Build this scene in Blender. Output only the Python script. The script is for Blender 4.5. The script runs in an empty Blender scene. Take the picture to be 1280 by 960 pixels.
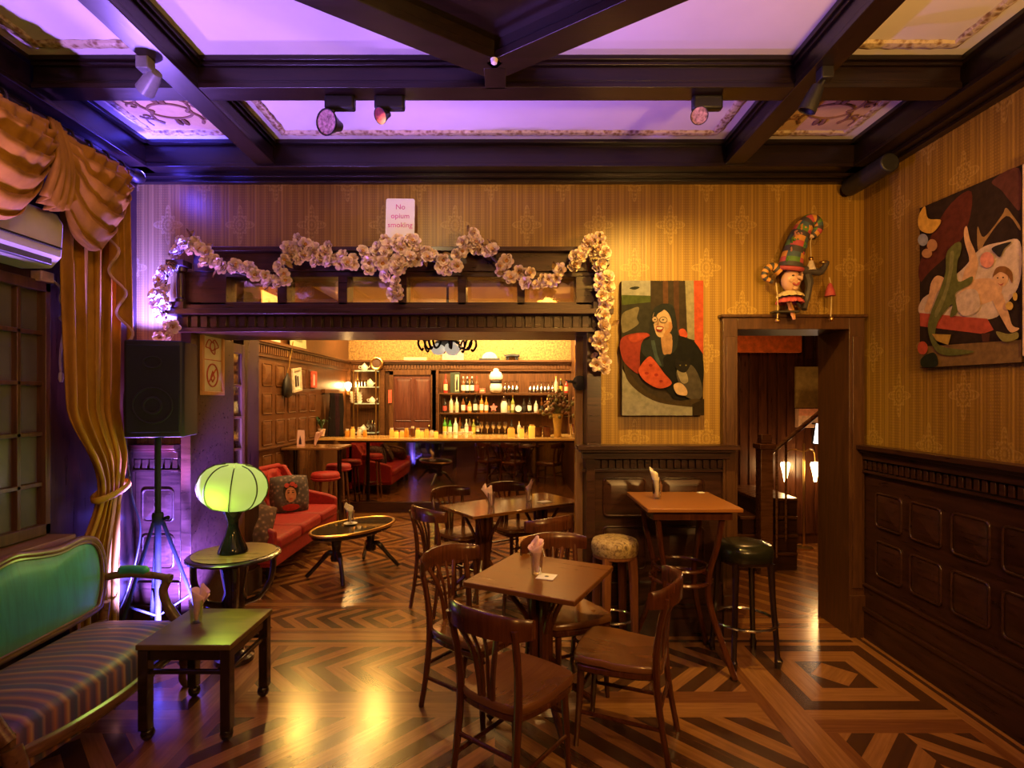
import bpy, math, random
from mathutils import Vector, Matrix, Euler
random.seed(7)
S = bpy.context.scene
COL = S.collection
PI = math.pi
R = math.radians

# ------------------------------------------------------------------ camera
cam = bpy.data.cameras.new('camera'); cam.sensor_width = 36; cam.sensor_fit = 'HORIZONTAL'
F = 690.0                                   # focal length in pixels of the 1280 wide frame
H = 1.70                                    # eye height
cam.lens = F / 1280 * 36
cam.shift_y = 19 / 1280
cam.clip_start = .05
camo = bpy.data.objects.new('camera', cam); COL.objects.link(camo)
camo.location = (0, 0, H); camo.rotation_euler = (PI / 2, 0, 0)
S.camera = camo

# ------------------------------------------------------------------ world, exposure
w = bpy.data.worlds.new('night'); S.world = w; w.use_nodes = True
w.node_tree.nodes['Background'].inputs[0].default_value = (.30, .20, .14, 1)
w.node_tree.nodes['Background'].inputs[1].default_value = .015
vs = S.view_settings
vs.view_transform = 'Standard'; vs.look = 'None'; vs.gamma = 1.0; vs.exposure = 0.0
vs.use_curve_mapping = False
cy = S.cycles
cy.use_denoising = True
cy.max_bounces = 8; cy.diffuse_bounces = 4; cy.glossy_bounces = 4; cy.transmission_bounces = 6; cy.transparent_max_bounces = 12
cy.caustics_reflective = False; cy.caustics_refractive = False
cy.sample_clamp_indirect = 4.0; cy.blur_glossy = 1.0

# ------------------------------------------------------------------ lights
def aim(o, target):
    d = Vector(target) - o.location
    o.rotation_euler = d.to_track_quat('-Z', 'Y').to_euler()
def area(name, loc, target, power, color, size, size_y=None, spread=180):
    l = bpy.data.lights.new(name, 'AREA'); l.energy = power; l.color = color
    l.shape = 'RECTANGLE' if size_y else 'DISK'; l.size = size
    if size_y: l.size_y = size_y
    l.spread = R(spread)
    o = bpy.data.objects.new(name, l); COL.objects.link(o); o.location = loc; aim(o, target); return o
def spot(name, loc, target, power, color, angle, blend=.4, radius=.03):
    l = bpy.data.lights.new(name, 'SPOT'); l.energy = power; l.color = color
    l.spot_size = R(angle); l.spot_blend = blend; l.shadow_soft_size = radius
    o = bpy.data.objects.new(name, l); COL.objects.link(o); o.location = loc; aim(o, target); return o
def point(name, loc, power, color, radius=.04, parent=None):
    l = bpy.data.lights.new(name, 'POINT'); l.energy = power; l.color = color; l.shadow_soft_size = radius
    o = bpy.data.objects.new(name, l); COL.objects.link(o); o.location = loc; o.parent = parent; return o

AMBER = (1, .55, .16); WARM = (1, .66, .30)
# bar room: warm ceiling lamps above the head of the opening
for i, (x, y, e) in enumerate([(-2.1, 7.5, 30), (-.5, 6.6, 26), (.5, 7.6, 26)]):
    area('ceiling_lamp_light', (x, y, 3.28), (x, y, 0), e, AMBER, .20)
spot('ceiling_spot_light', (-2.96, 7.6, 2.85), (-1.2, 2.95, 0), 150, (1, .54, .10), 40, .8, .14)
spot('ceiling_spot_light', (-2.02, 8.1, 2.95), (-.75, 3.05, 0), 110, (1, .54, .10), 40, .8, .14)
# bar wall lights; the shelf fills are added to brighten the bottles
area('shelf_fill_light', (-.15, 9.25, 3.1), (-.15, 10.3, 1.5), 190, (1, .66, .26), 2.2, .15)
area('shelf_fill_light', (-2.3, 9.25, 3.1), (-2.3, 10.3, 1.6), 60, (1, .60, .22), 1.2, .15)
area('wall_washer_light', (-2.2, 6.4, 3.25), (-3.05, 7.2, 1.9), 60, (1, .56, .16), .5)
area('cornice_lamp_light', (-.8, 9.6, 2.75), (-.8, 10.3, 3.1), 5, (1, .60, .16), 3.0, .1)
# front room: track spots, stage lights and added warm fills
spot('track_and_fill_light', (.97, 2.80, 3.10), (1.02, 3.95, 1.62), 190, (1, .60, .10), 105, .8)
spot('track_and_fill_light', (.10, 2.80, 3.10), (.28, 3.1, .5), 70, (1, .58, .18), 90, .8)
spot('corner_spot_light', (1.60, 2.30, 3.15), (2.3, 4.0, 2.0), 34, (1, .50, .08), 100, .8)
spot('curtain_fill_light', (-.4, .9, 3.2), (-2.5, 2.9, 2.4), 50, (1, .55, .13), 70, .8)  # added warm spot on the curtain, from an unseen point at the ceiling
area('right_uplight', (1.7, .3, 2.2), (1.5, 2.3, 3.5), 70, (1, .52, .14), .25)
area('room_fill_light', (.6, -1.6, 3.2), (.4, 2.6, .6), 36, (1, .42, .07), .5)  # added warm fill behind the viewer, no lamp of the room
# coloured stage lamps low in the left corner, extras added above the loudspeaker
spot('corner_stage_light', (-2.47, 3.80, .95), (-1.0, 2.75, 3.48), 420, (.46, .20, 1), 105, .7, .05)
spot('corner_stage_light', (-2.46, 3.74, 2.22), (-1.4, 2.3, 3.40), 200, (.36, .18, 1), 125, .7, .06)
spot('window_stage_light', (-2.22, 1.75, 1.05), (-1.35, 2.0, 3.48), 560, (.42, .20, 1), 88, .7, .05)
spot('corner_stage_light', (-2.47, 3.66, 2.16), (-2.64, 4.0, 2.72), 900, (.055, .05, 1), 96, .3, .03)
spot('corner_stage_light', (-2.02, 3.40, .12), (-2.56, 4.0, .75), 4600, (.13, .10, 1), 60, .4, .04)
point('cornice_stage_light', (-2.46, 3.70, 3.22), 12, (.10, .06, 1), .03)
spot('magenta_stage_light', (-2.40, 3.70, 1.0), (-2.66, 4.0, 1.75), 40, (.9, .06, .6), 40, .6, .03)
spot('alcove_fill_light', (-1.25, 4.62, 2.12), (-2.3, 4.87, 1.55), 30, (.55, .03, .75), 42, .7, .03)  # added magenta spot that tints the pillar, no known lamp there
area('hall_fill_light', (2.3, 5.2, 2.70), (2.3, 5.2, 0), 14, (1, .46, .12), .2)  # weak fill added so the door jamb is not black
spot('track_and_fill_light', (.4, 1.1, 3.15), (2.55, 2.7, 1.7), 48, (1, .43, .06), 80, .8)  # added to warm the right wall; no track head hangs here
spot('track_and_fill_light', (-.70, 2.86, 3.16), (-.35, 3.85, 2.60), 26, (1, .68, .30), 120, .9)
# ------------------------------------------------------------------ helpers
def at(x, y, Y):
    """point of the place seen at photo position (x, y) at depth Y"""
    return Vector(((x - 640) * Y / F, Y, H - (y - 499) * Y / F))
class MB:
    """collects shapes; build() links them as one mesh object"""
    def __init__(s): s.v = []; s.f = []; s.m = []; s.uv = {}; s.M = None
    def add(s, vs, fs, mi=0):
        b = len(s.v)
        for p in vs:
            p = Vector(p); s.v.append(s.M @ p if s.M is not None else p)
        for f in fs: s.f.append([b + i for i in f]); s.m.append(mi)
        return s
    def box(s, x0, x1, y0, y1, z0, z1, mi=0):
        return s.add([(x0,y0,z0),(x1,y0,z0),(x1,y1,z0),(x0,y1,z0),(x0,y0,z1),(x1,y0,z1),(x1,y1,z1),(x0,y1,z1)],
                     [(0,3,2,1),(4,5,6,7),(0,1,5,4),(1,2,6,5),(2,3,7,6),(3,0,4,7)], mi)
    def tube(s, pts, rad, n=8, mi=0, closed=False, sx=1.0, up=None):
        pts = [Vector(p) for p in pts]; k = len(pts)
        if not hasattr(rad, '__len__'): rad = [rad] * k
        tans = []
        for i in range(k):
            a = pts[i - 1] if (i or closed) else pts[0]
            b = pts[(i + 1) % k] if (i < k - 1 or closed) else pts[-1]
            t = (b - a); tans.append(t.normalized() if t.length > 1e-9 else Vector((0, 0, 1)))
        u = Vector(up) if up else (Vector((0, 0, 1)) if abs(tans[0].z) < .9 else Vector((1, 0, 0)))
        vs = []
        for i in range(k):
            t = tans[i]; u = (u - t * u.dot(t))
            if u.length < 1e-6: u = Vector((1, 0, 0)) - t * t.x
            u.normalize(); w_ = t.cross(u)
            for j in range(n):
                a = 2 * PI * j / n
                vs.append(pts[i] + u * (math.cos(a) * rad[i]) + w_ * (math.sin(a) * rad[i] * sx))
        fs = []
        for i in range(k if closed else k - 1):
            for j in range(n):
                a = i * n + j; b = i * n + (j + 1) % n; c = ((i + 1) % k) * n
                fs.append((a, b, c + (j + 1) % n, c + j))
        if not closed:
            fs.append(tuple(range(n - 1, -1, -1))); fs.append(tuple((k - 1) * n + j for j in range(n)))
        return s.add(vs, fs, mi)
    def lathe(s, prof, n=24, c=(0, 0, 0), mi=0, scale=(1, 1), wob=None):
        vs = []; fs = []; c = Vector(c)
        for (r, z) in prof:
            for j in range(n):
                a = 2 * PI * j / n; q = r * (wob(a, z) if wob else 1)
                vs.append(c + Vector((math.cos(a) * q * scale[0], math.sin(a) * q * scale[1], z)))
        for i in range(len(prof) - 1):
            for j in range(n):
                fs.append((i*n + j, i*n + (j+1) % n, (i+1)*n + (j+1) % n, (i+1)*n + j))
        if prof[0][0] > 1e-5: fs.append(tuple(range(n - 1, -1, -1)))
        if prof[-1][0] > 1e-5: fs.append(tuple((len(prof)-1)*n + j for j in range(n)))
        return s.add(vs, fs, mi)
    def ell(s, c, r, n=12, m=8, mi=0):
        if not hasattr(r, '__len__'): r = (r, r, r)
        vs = [(c[0], c[1], c[2] - r[2])]; fs = []
        for i in range(1, m):
            t = PI * i / m - PI / 2
            for j in range(n):
                a = 2 * PI * j / n
                vs.append((c[0] + r[0]*math.cos(t)*math.cos(a), c[1] + r[1]*math.cos(t)*math.sin(a), c[2] + r[2]*math.sin(t)))
        vs.append((c[0], c[1], c[2] + r[2]))
        for j in range(n): fs.append((0, 1 + (j+1) % n, 1 + j))
        for i in range(m - 2):
            for j in range(n):
                a = 1 + i*n; b = a + n
                fs.append((a + j, a + (j+1) % n, b + (j+1) % n, b + j))
        t = len(vs) - 1; a = 1 + (m-2)*n
        for j in range(n): fs.append((a + j, a + (j+1) % n, t))
        return s.add(vs, fs, mi)
    def prism(s, poly, h0, h1, mi=0, plane='xy'):
        n = len(poly)
        def P(a, b, h): return (a, b, h) if plane == 'xy' else ((a, h, b) if plane == 'xz' else (h, a, b))
        vs = [P(a, b, h0) for a, b in poly] + [P(a, b, h1) for a, b in poly]
        fs = [tuple(range(n - 1, -1, -1)), tuple(range(n, 2 * n))] + [(i, (i+1) % n, n + (i+1) % n, n + i) for i in range(n)]
        return s.add(vs, fs, mi)
    def sheet(s, g, mi=0):
        r = len(g); c = len(g[0])
        return s.add([p for row in g for p in row],
                     [(i*c + j, i*c + j + 1, (i+1)*c + j + 1, (i+1)*c + j) for i in range(r-1) for j in range(c-1)], mi)
    def build(s, name, mats, parent=None, smooth=38, bevel=0, solid=0, sub=0):
        me = bpy.data.meshes.new(name)
        me.from_pydata([tuple(p) for p in s.v], [], s.f)
        for m_ in (mats if isinstance(mats, (list, tuple)) else [mats]): me.materials.append(m_)
        me.polygons.foreach_set('material_index', s.m)
        if s.uv:
            uv = me.uv_layers.new(name='UVMap')
            for pi, cs in s.uv.items():
                p = me.polygons[pi]
                for li, c_ in zip(p.loop_indices, cs): uv.data[li].uv = c_
        me.validate(); me.update()
        if smooth:
            me.shade_smooth(); me.set_sharp_from_angle(angle=R(smooth))
        o = bpy.data.objects.new(name, me); COL.objects.link(o); o.parent = parent
        if solid:
            m_ = o.modifiers.new('thickness', 'SOLIDIFY'); m_.thickness = solid; m_.offset = 0
        if bevel:
            m_ = o.modifiers.new('bevel', 'BEVEL'); m_.width = bevel; m_.segments = 2; m_.limit_method = 'ANGLE'; m_.angle_limit = R(40)
        if sub:
            m_ = o.modifiers.new('sub', 'SUBSURF'); m_.levels = sub; m_.render_levels = sub
        return o
def tag(o, label=None, cat=None, group=None, kind=None):
    if label: o['label'] = label
    if cat: o['category'] = cat
    if group: o['group'] = group
    if kind: o['kind'] = kind
    return o
def thing(name, label, cat, loc=(0, 0, 0), rz=0, group=None):
    o = bpy.data.objects.new(name, None); COL.objects.link(o); o.empty_display_size = .1
    o.location = loc; o.rotation_euler = (0, 0, rz)
    return tag(o, label, cat, group)
def struct(name, mb, mats, label, cat, **k):
    return tag(mb.build(name, mats, **k), label, cat, None, 'structure')
def copy_tree(o, parent=None):
    c = o.copy(); COL.objects.link(c)
    if parent is not None: c.parent = parent
    for ch in list(o.children): copy_tree(ch, c)
    return c
def again(o, label, loc, rz=0, group=None, scale=None):
    c = copy_tree(o); c['label'] = label; c.location = loc; c.rotation_euler = (0, 0, rz)
    if group: c['group'] = group
    if scale: c.scale = (scale,) * 3
    return c
def smooth_loop(pts, k=6):
    n = len(pts); out = []
    for i in range(n):
        p0, p1, p2, p3 = [Vector(pts[(i + d) % n]) for d in (-1, 0, 1, 2)]
        for j in range(k):
            t = j / k
            out.append(.5 * ((2*p1) + (p2-p0)*t + (2*p0-5*p1+4*p2-p3)*t*t + (3*p1-p0-3*p2+p3)*t**3))
    return out
def smooth_path(pts, k=6):
    pts = [Vector(p) for p in pts]; q = [2*pts[0]-pts[1]] + pts + [2*pts[-1]-pts[-2]]; out = []
    for i in range(len(pts) - 1):
        p0, p1, p2, p3 = q[i:i+4]
        for j in range(k):
            t = j / k
            out.append(.5 * ((2*p1) + (p2-p0)*t + (2*p0-5*p1+4*p2-p3)*t*t + (3*p1-p0-3*p2+p3)*t**3))
    out.append(pts[-1]); return out
def ordinal(i): return ['first', 'second', 'third', 'fourth', 'fifth', 'sixth', 'seventh', 'eighth', 'ninth', 'tenth', 'eleventh', 'twelfth', 'thirteenth', 'fourteenth', 'fifteenth', 'sixteenth'][i]

# ------------------------------------------------------------------ materials
class NT:
    def __init__(s, name):
        s.mat = bpy.data.materials.new(name); s.mat.use_nodes = True
        s.t = s.mat.node_tree; s.b = s.t.nodes['Principled BSDF']
    def n(s, kind, **props):
        o = s.t.nodes.new(kind)
        for k, v_ in props.items(): setattr(o, k, v_)
        return o
    def link(s, a, b): s.t.links.new(a, b)
    def put(s, sock, v_):
        if hasattr(v_, 'is_output') or isinstance(v_, bpy.types.NodeSocket): s.t.links.new(v_, sock)
        else: sock.default_value = v_
    def m(s, op, a, b=None, c=None, clamp=False):
        o = s.n('ShaderNodeMath', operation=op, use_clamp=clamp)
        s.put(o.inputs[0], a)
        if b is not None: s.put(o.inputs[1], b)
        if c is not None: s.put(o.inputs[2], c)
        return o.outputs[0]
    def noise(s, vec, scale=5, detail=3, rough=.6, dist=0):
        o = s.n('ShaderNodeTexNoise'); o.inputs['Scale'].default_value = scale; o.inputs['Detail'].default_value = detail
        o.inputs['Roughness'].default_value = rough; o.inputs['Distortion'].default_value = dist
        if vec is not None: s.link(vec, o.inputs['Vector'])
        return o.outputs['Fac']
    def ramp(s, fac, stops):
        o = s.n('ShaderNodeValToRGB'); e = o.color_ramp.elements
        while len(e) < len(stops): e.new(.5)
        for i, (p, c) in enumerate(stops): e[i].position = p; e[i].color = (*c, 1)
        s.put(o.inputs[0], fac); return o.outputs[0]
    def mix(s, fac, a, b):
        o = s.n('ShaderNodeMix', data_type='RGBA')
        s.put(o.inputs[0], fac)
        s.put(o.inputs[6], a if not isinstance(a, tuple) else (*a, 1)); s.put(o.inputs[7], b if not isinstance(b, tuple) else (*b, 1))
        return o.outputs[2]
    def coords(s, which='Object', scale=(1, 1, 1)):
        tc = s.n('ShaderNodeTexCoord'); mp = s.n('ShaderNodeMapping'); mp.inputs['Scale'].default_value = scale
        s.link(tc.outputs[which], mp.inputs[0]); return mp.outputs[0]
    def bump(s, h, strength=.3, dist=.01):
        o = s.n('ShaderNodeBump'); o.inputs['Strength'].default_value = strength; o.inputs['Distance'].default_value = dist
        s.link(h, o.inputs['Height']); s.link(o.outputs[0], s.b.inputs['Normal'])
    def set(s, **k):
        for a, v_ in k.items():
            a = a.replace('_', ' ')
            s.put(s.b.inputs[a], (*v_, 1) if isinstance(v_, tuple) and len(v_) == 3 else v_)
        return s
def plain(name, c, rough=.5, metal=0, vary=.25, scale=18, bump=0, **k):
    n = NT(name); v_ = n.noise(n.coords(), scale, 3)
    col = n.ramp(v_, [(.3, tuple(x * (1 - vary) for x in c)), (.7, tuple(min(1, x * (1 + vary)) for x in c))])
    n.set(Base_Color=col, Roughness=rough, Metallic=metal, **k)
    if bump: n.bump(v_, bump, .005)
    return n.mat
def wood(name, c1, c2, rough=.3, axis='z', scale=1.0, coat=.0, which='Object', bump=.08, spec=None):
    n = NT(name); st = {'x': (1.2, 14, 14), 'y': (14, 1.2, 14), 'z': (14, 14, 1.2)}[axis]
    vec = n.coords(which, tuple(a * scale for a in st))
    f = n.noise(vec, 3, 5, .65, .6)
    n.set(Base_Color=n.ramp(f, [(.32, c1), (.68, c2)]), Roughness=n.m('MULTIPLY_ADD', f, .18, rough - .09))
    if coat: n.set(Coat_Weight=coat, Coat_Roughness=.12 if coat < .9 else .30)
    n.bump(f, bump, .003)
    if spec is not None: n.set(Specular_IOR_Level=spec)
    return n.mat
def glow(name, c, strength):
    n = NT(name); n.set(Base_Color=c, Emission_Color=c, Emission_Strength=strength, Roughness=.4); return n.mat
def glassy(name, c=(1, 1, 1), rough=.02, alpha=.25):
    """thin clear glass: mostly see-through with a sharp reflection"""
    n = NT(name); n.set(Base_Color=c, Roughness=rough)
    tr = n.n('ShaderNodeBsdfTransparent'); tr.inputs[0].default_value = (*c, 1)
    gl = n.n('ShaderNodeBsdfGlossy'); gl.inputs['Roughness'].default_value = rough
    lw = n.n('ShaderNodeLayerWeight'); lw.inputs['Blend'].default_value = .35
    mx = n.n('ShaderNodeMixShader')
    n.link(n.m('MULTIPLY_ADD', lw.outputs['Fresnel'], .6, alpha * .4), mx.inputs[0])
    n.link(tr.outputs[0], mx.inputs[1]); n.link(gl.outputs[0], mx.inputs[2])
    n.link(mx.outputs[0], n.t.nodes['Material Output'].inputs['Surface'])
    return n.mat

D1, D2 = (.020, .007, .0045), (.055, .019, .011)
dark_z = wood('dark_panelling', D1, D2, .30, 'z')
dark_x = wood('dark_panelling_across', D1, D2, .30, 'x')
dark_y = wood('dark_panelling_along', D1, D2, .30, 'y')
beam_x = wood('beam_wood', (.006, .003, .002), (.017, .007, .004), .32, 'x')
beam_y = wood('beam_wood_along', (.006, .003, .002), (.017, .007, .004), .32, 'y')
bar_wood = wood('bar_room_oak', (.065, .023, .007), (.155, .060, .018), .36, 'z')
bar_wood_x = wood('bar_room_oak_across', (.065, .023, .007), (.155, .060, .018), .36, 'x')
bar_wood_y = wood('bar_room_oak_along', (.065, .023, .007), (.155, .060, .018), .36, 'y')
chair_wood = wood('bistro_wood', (.052, .013, .005), (.105, .029, .009), .24, 'z', coat=.3)
seat_wood = wood('seat_plywood', (.125, .046, .014), (.165, .064, .019), .22, 'x', .6, coat=.5, bump=.02)
table_wood = wood('table_veneer', (.125, .043, .009), (.165, .060, .013), .30, 'x', .7, spec=.3)
long_wood = wood('polished_long_table', (.125, .043, .009), (.165, .060, .013), .14, 'x', .7, coat=.8)
pub_wood = wood('pub_table_veneer', (.22, .082, .021), (.29, .108, .026), .36, 'x', .7, spec=.3)
black_wood = wood('black_lacquer_wood', (.010, .005, .004), (.026, .012, .008), .22, 'z', coat=.4)
low_top = wood('low_table_wood', (.10, .060, .016), (.16, .095, .025), .34, 'x', spec=.25)
brown_leg = wood('stool_wood', (.13, .042, .014), (.22, .08, .028), .35, 'z')
plaster = plain('ceiling_plaster', (.72, .66, .60), .85, vary=.04, scale=3)
black = plain('matt_black', (.012, .011, .013), .5)
blackgloss = plain('gloss_black', (.008, .008, .011), .08)
iron = plain('wrought_iron', (.03, .02, .014), .45, .6)
brass = plain('brass', (.75, .48, .16), .28, 1, vary=.1)
chrome = plain('chrome', (.75, .72, .68), .15, 1, vary=.05)
white = plain('white_paper', (.80, .76, .72), .7, vary=.05)
pinkpaper = plain('pink_paper_napkin', (.82, .52, .55), .75, vary=.08)
creampaper = plain('cream_paper_napkin', (.86, .74, .62), .75, vary=.06)
glass = glassy('clear_glass')
bar_glass = glassy('bar_glassware', (1, .96, .88), .06, 1.0)
stand_black = plain('stand_black', (.010, .010, .012), .8, Specular_IOR_Level=.15)
pane_glass = glassy('bevelled_pane', (1, .93, .75), .03, .5)
redvelvet = plain('red_velvet', (.30, .010, .012), .62, vary=.25, scale=30, bump=.1, Sheen_Weight=.2, Sheen_Tint=(1, .15, .1))
def ornament(name, base, relief, scale):
    n = NT(name); vec = n.coords('Object', (1, 1, 1))
    vo = n.n('ShaderNodeTexVoronoi'); vo.inputs['Scale'].default_value = scale; n.link(vec, vo.inputs['Vector'])
    f = n.noise(vec, scale * 1.3, 4, .6, 1.2)
    k = n.m('MULTIPLY', vo.outputs['Distance'], f)
    n.set(Base_Color=n.ramp(k, [(.10, relief), (.30, base)]), Roughness=.55); n.bump(k, .8, .012)
    return n.mat
gilt = ornament('gilt_moulding', (.62, .50, .30), (.24, .13, .045), 34)
def wallpaper(name, base, stripe, motif):
    n = NT(name); tc = n.n('ShaderNodeTexCoord'); sp = n.n('ShaderNodeSeparateXYZ'); n.link(tc.outputs['Object'], sp.inputs[0])
    u = n.m('ADD', sp.outputs[0], sp.outputs[1]); z = sp.outputs[2]
    wv = lambda per, ph=0: n.m('MULTIPLY_ADD', n.m('SINE', n.m('MULTIPLY_ADD', u, 2*PI/per, ph)), .5, .5)
    wide = n.m('POWER', wv(.19), 1.2); fine = wv(.024); mid = n.m('POWER', wv(.063, 1.1), 3)
    dots = n.m('MULTIPLY', wv(.016), n.m('MULTIPLY_ADD', n.m('SINE', n.m('MULTIPLY', z, 2*PI/.018)), .5, .5))
    st = n.m('ADD', n.m('MULTIPLY', fine, n.m('MULTIPLY', wide, .45)), n.m('ADD', n.m('MULTIPLY', mid, .35), n.m('MULTIPLY', dots, n.m('MULTIPLY', n.m('SUBTRACT', 1, wide), .5))))
    def flower(ou, oz):
        du = n.m('SUBTRACT', n.m('FRACT', n.m('MULTIPLY_ADD', u, 1/.52, ou)), .5)
        dz = n.m('SUBTRACT', n.m('FRACT', n.m('MULTIPLY_ADD', z, 1/.62, oz)), .5)
        du = n.m('MULTIPLY', du, .52); dz = n.m('MULTIPLY', dz, .46)
        r = n.m('SQRT', n.m('ADD', n.m('MULTIPLY', du, du), n.m('MULTIPLY', dz, dz)))
        th = n.m('ARCTAN2', dz, du)
        lobe = n.m('MULTIPLY_ADD', n.m('COSINE', n.m('MULTIPLY', th, 8)), .016, n.m('MULTIPLY_ADD', n.m('COSINE', n.m('MULTIPLY', th, 4)), .020, .066))
        rim = n.m('SUBTRACT', lobe, r)
        line = n.m('MULTIPLY', n.m('LESS_THAN', n.m('ABSOLUTE', rim), .005), .55)
        veins = n.m('MULTIPLY', n.m('MULTIPLY_ADD', n.m('SINE', n.m('MULTIPLY', r, 300)), .5, .5), n.m('MULTIPLY_ADD', n.m('SINE', n.m('MULTIPLY', th, 16)), .4, .6))
        fill = n.m('MULTIPLY', n.m('GREATER_THAN', rim, 0), n.m('MULTIPLY', veins, .75))
        return n.m('MAXIMUM', line, fill)
    fl = n.m('MULTIPLY', n.m('MAXIMUM', flower(.1, .22), flower(.6, .72)), .8)
    nz = n.noise(n.coords('Object', (1, 1, 1)), 150, 2)
    c = n.mix(n.m('MULTIPLY', st, 1, clamp=True), base, stripe); c = n.mix(fl, c, motif)
    c = n.mix(n.m('MULTIPLY', nz, .35), c, tuple(x * .6 for x in base))
    n.set(Base_Color=c, Roughness=.42, Specular_IOR_Level=.4); n.bump(n.m('ADD', st, fl), .25, .003)
    return n.mat
paper = wallpaper('gold_damask_wallpaper', (.21, .108, .017), (.48, .275, .044), (.54, .35, .09))
bar_paper = plain('bar_room_wallpaper', (.30, .165, .038), .6, vary=.6, scale=30)
# ------------------------------------------------------------------ the floor: inlaid parquet
def floor_wood(name, c1, c2):
    n = NT(name); tc = n.n('ShaderNodeTexCoord'); mp = n.n('ShaderNodeMapping'); mp.inputs['Scale'].default_value = (2, 34, 1)
    n.link(tc.outputs['UV'], mp.inputs[0])
    f = n.noise(mp.outputs[0], 1.6, 4, .6, .4)
    wear = n.noise(n.coords('Object'), 2.2, 4, .6)
    n.set(Base_Color=n.ramp(f, [(.3, c1), (.7, c2)]), Roughness=n.m('MULTIPLY_ADD', wear, .20, .13), Coat_Weight=.25, Coat_Roughness=.18)
    n.bump(n.m('ADD', n.m('MULTIPLY', f, .4), wear), .06, .004)
    return n.mat
FL = [floor_wood('light_parquet', (.20, .082, .026), (.31, .138, .045)), floor_wood('brown_parquet', (.12, .042, .015), (.19, .070, .024)), floor_wood('dark_parquet', (.045, .018, .008), (.08, .031, .013))]
def clip(poly, n, c):
    out = []
    for i in range(len(poly)):
        a, b = poly[i], poly[(i + 1) % len(poly)]
        da = a[0]*n[0] + a[1]*n[1] - c; db = b[0]*n[0] + b[1]*n[1] - c
        if da <= 1e-9: out.append(a)
        if (da < -1e-9 and db > 1e-9) or (da > 1e-9 and db < -1e-9):
            t = da / (da - db); out.append((a[0] + (b[0]-a[0])*t, a[1] + (b[1]-a[1])*t))
    return out
def stripes(mb, poly, ang, wd, cols, phase=0.0, seams=0):
    d = (math.cos(R(ang)), math.sin(R(ang))); nn = (-d[1], d[0])
    ts = [p[0]*nn[0] + p[1]*nn[1] for p in poly]
    k0 = math.floor((min(ts) - phase) / wd); k1 = math.ceil((max(ts) - phase) / wd)
    for k in range(k0, k1):
        q = clip(clip(poly, (-nn[0], -nn[1]), -(phase + k*wd)), nn, phase + (k+1)*wd)
        if len(q) < 3: continue
        area_ = abs(sum(q[i][0]*q[(i+1) % len(q)][1] - q[(i+1) % len(q)][0]*q[i][1] for i in range(len(q)))) / 2
        if area_ < 1e-5: continue
        ou, ov = random.random()*40, random.random()*40
        mb.uv[len(mb.f)] = [(p[0]*d[0] + p[1]*d[1] + ou, p[0]*nn[0] + p[1]*nn[1] + ov) for p in q]
        mb.add([(p[0], p[1], 0) for p in q], [tuple(range(len(q)))], cols[k % len(cols)])
def rect(x0, x1, y0, y1): return [(x0, y0), (x1, y0), (x1, y1), (x0, y1)]
def frame(mb, x0, x1, y0, y1, wd, col):
    """a mitred border just inside the rectangle"""
    a, b, c, d = (x0, y0), (x1, y0), (x1, y1), (x0, y1); e, f, g, h = (x0+wd, y0+wd), (x1-wd, y0+wd), (x1-wd, y1-wd), (x0+wd, y1-wd)
    for q, an in (((a, b, f, e), 0), ((b, c, g, f), 90), ((c, d, h, g), 0), ((d, a, e, h), 90)):
        stripes(mb, list(q), an, 10, [col], -5)
def diamonds(mb, x0, x1, y0, y1, cx, wd, cols, ang=45):
    """stripes that run away from a centre in four quarters: nested diamonds at cx, chevrons beyond"""
    cy_ = (y0 + y1) / 2
    for (a, b, c, d, an) in ((x0, cx, y0, cy_, -ang), (cx, x1, y0, cy_, ang), (x0, cx, cy_, y1, ang), (cx, x1, cy_, y1, -ang)):
        if b - a < 1e-4: continue
        nn = (-math.sin(R(an)), math.cos(R(an))); ph = cx*nn[0] + cy_*nn[1]
        cc = cols if nn[1] * (c + d - 2*cy_) > 0 else cols[::-1]
        stripes(mb, rect(a, b, c, d), an, wd, cc, ph)
fl = MB()
CX = -.085; XL, XR, YB = -2.72, 2.55, 4.0
def border_square(x0, x1, y0, y1):
    frame(fl, x0, x1, y0, y1, .09, 2); frame(fl, x0+.09, x1-.09, y0+.09, y1-.09, .14, 0)
    a, b, c, d = x0+.23, x1-.23, y0+.23, y1-.23; mx, my = (a+b)/2, (c+d)/2
    frame(fl, a, b, c, d, .02, 2)
    a += .02; b -= .02; c += .02; d -= .02
    stripes(fl, [(mx, c), (b, my), (mx, d), (a, my)], 45, .5, [0], -5)
    for q in ([(a, c), (mx, c), (a, my)], [(b, c), (b, my), (mx, c)], [(b, d), (mx, d), (b, my)], [(a, d), (a, my), (mx, d)]): stripes(fl, q, 45, 10, [2], -5)
SQ = 2.39; SI = 1.60; Y1, Y0 = 3.81, 3.02
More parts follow.
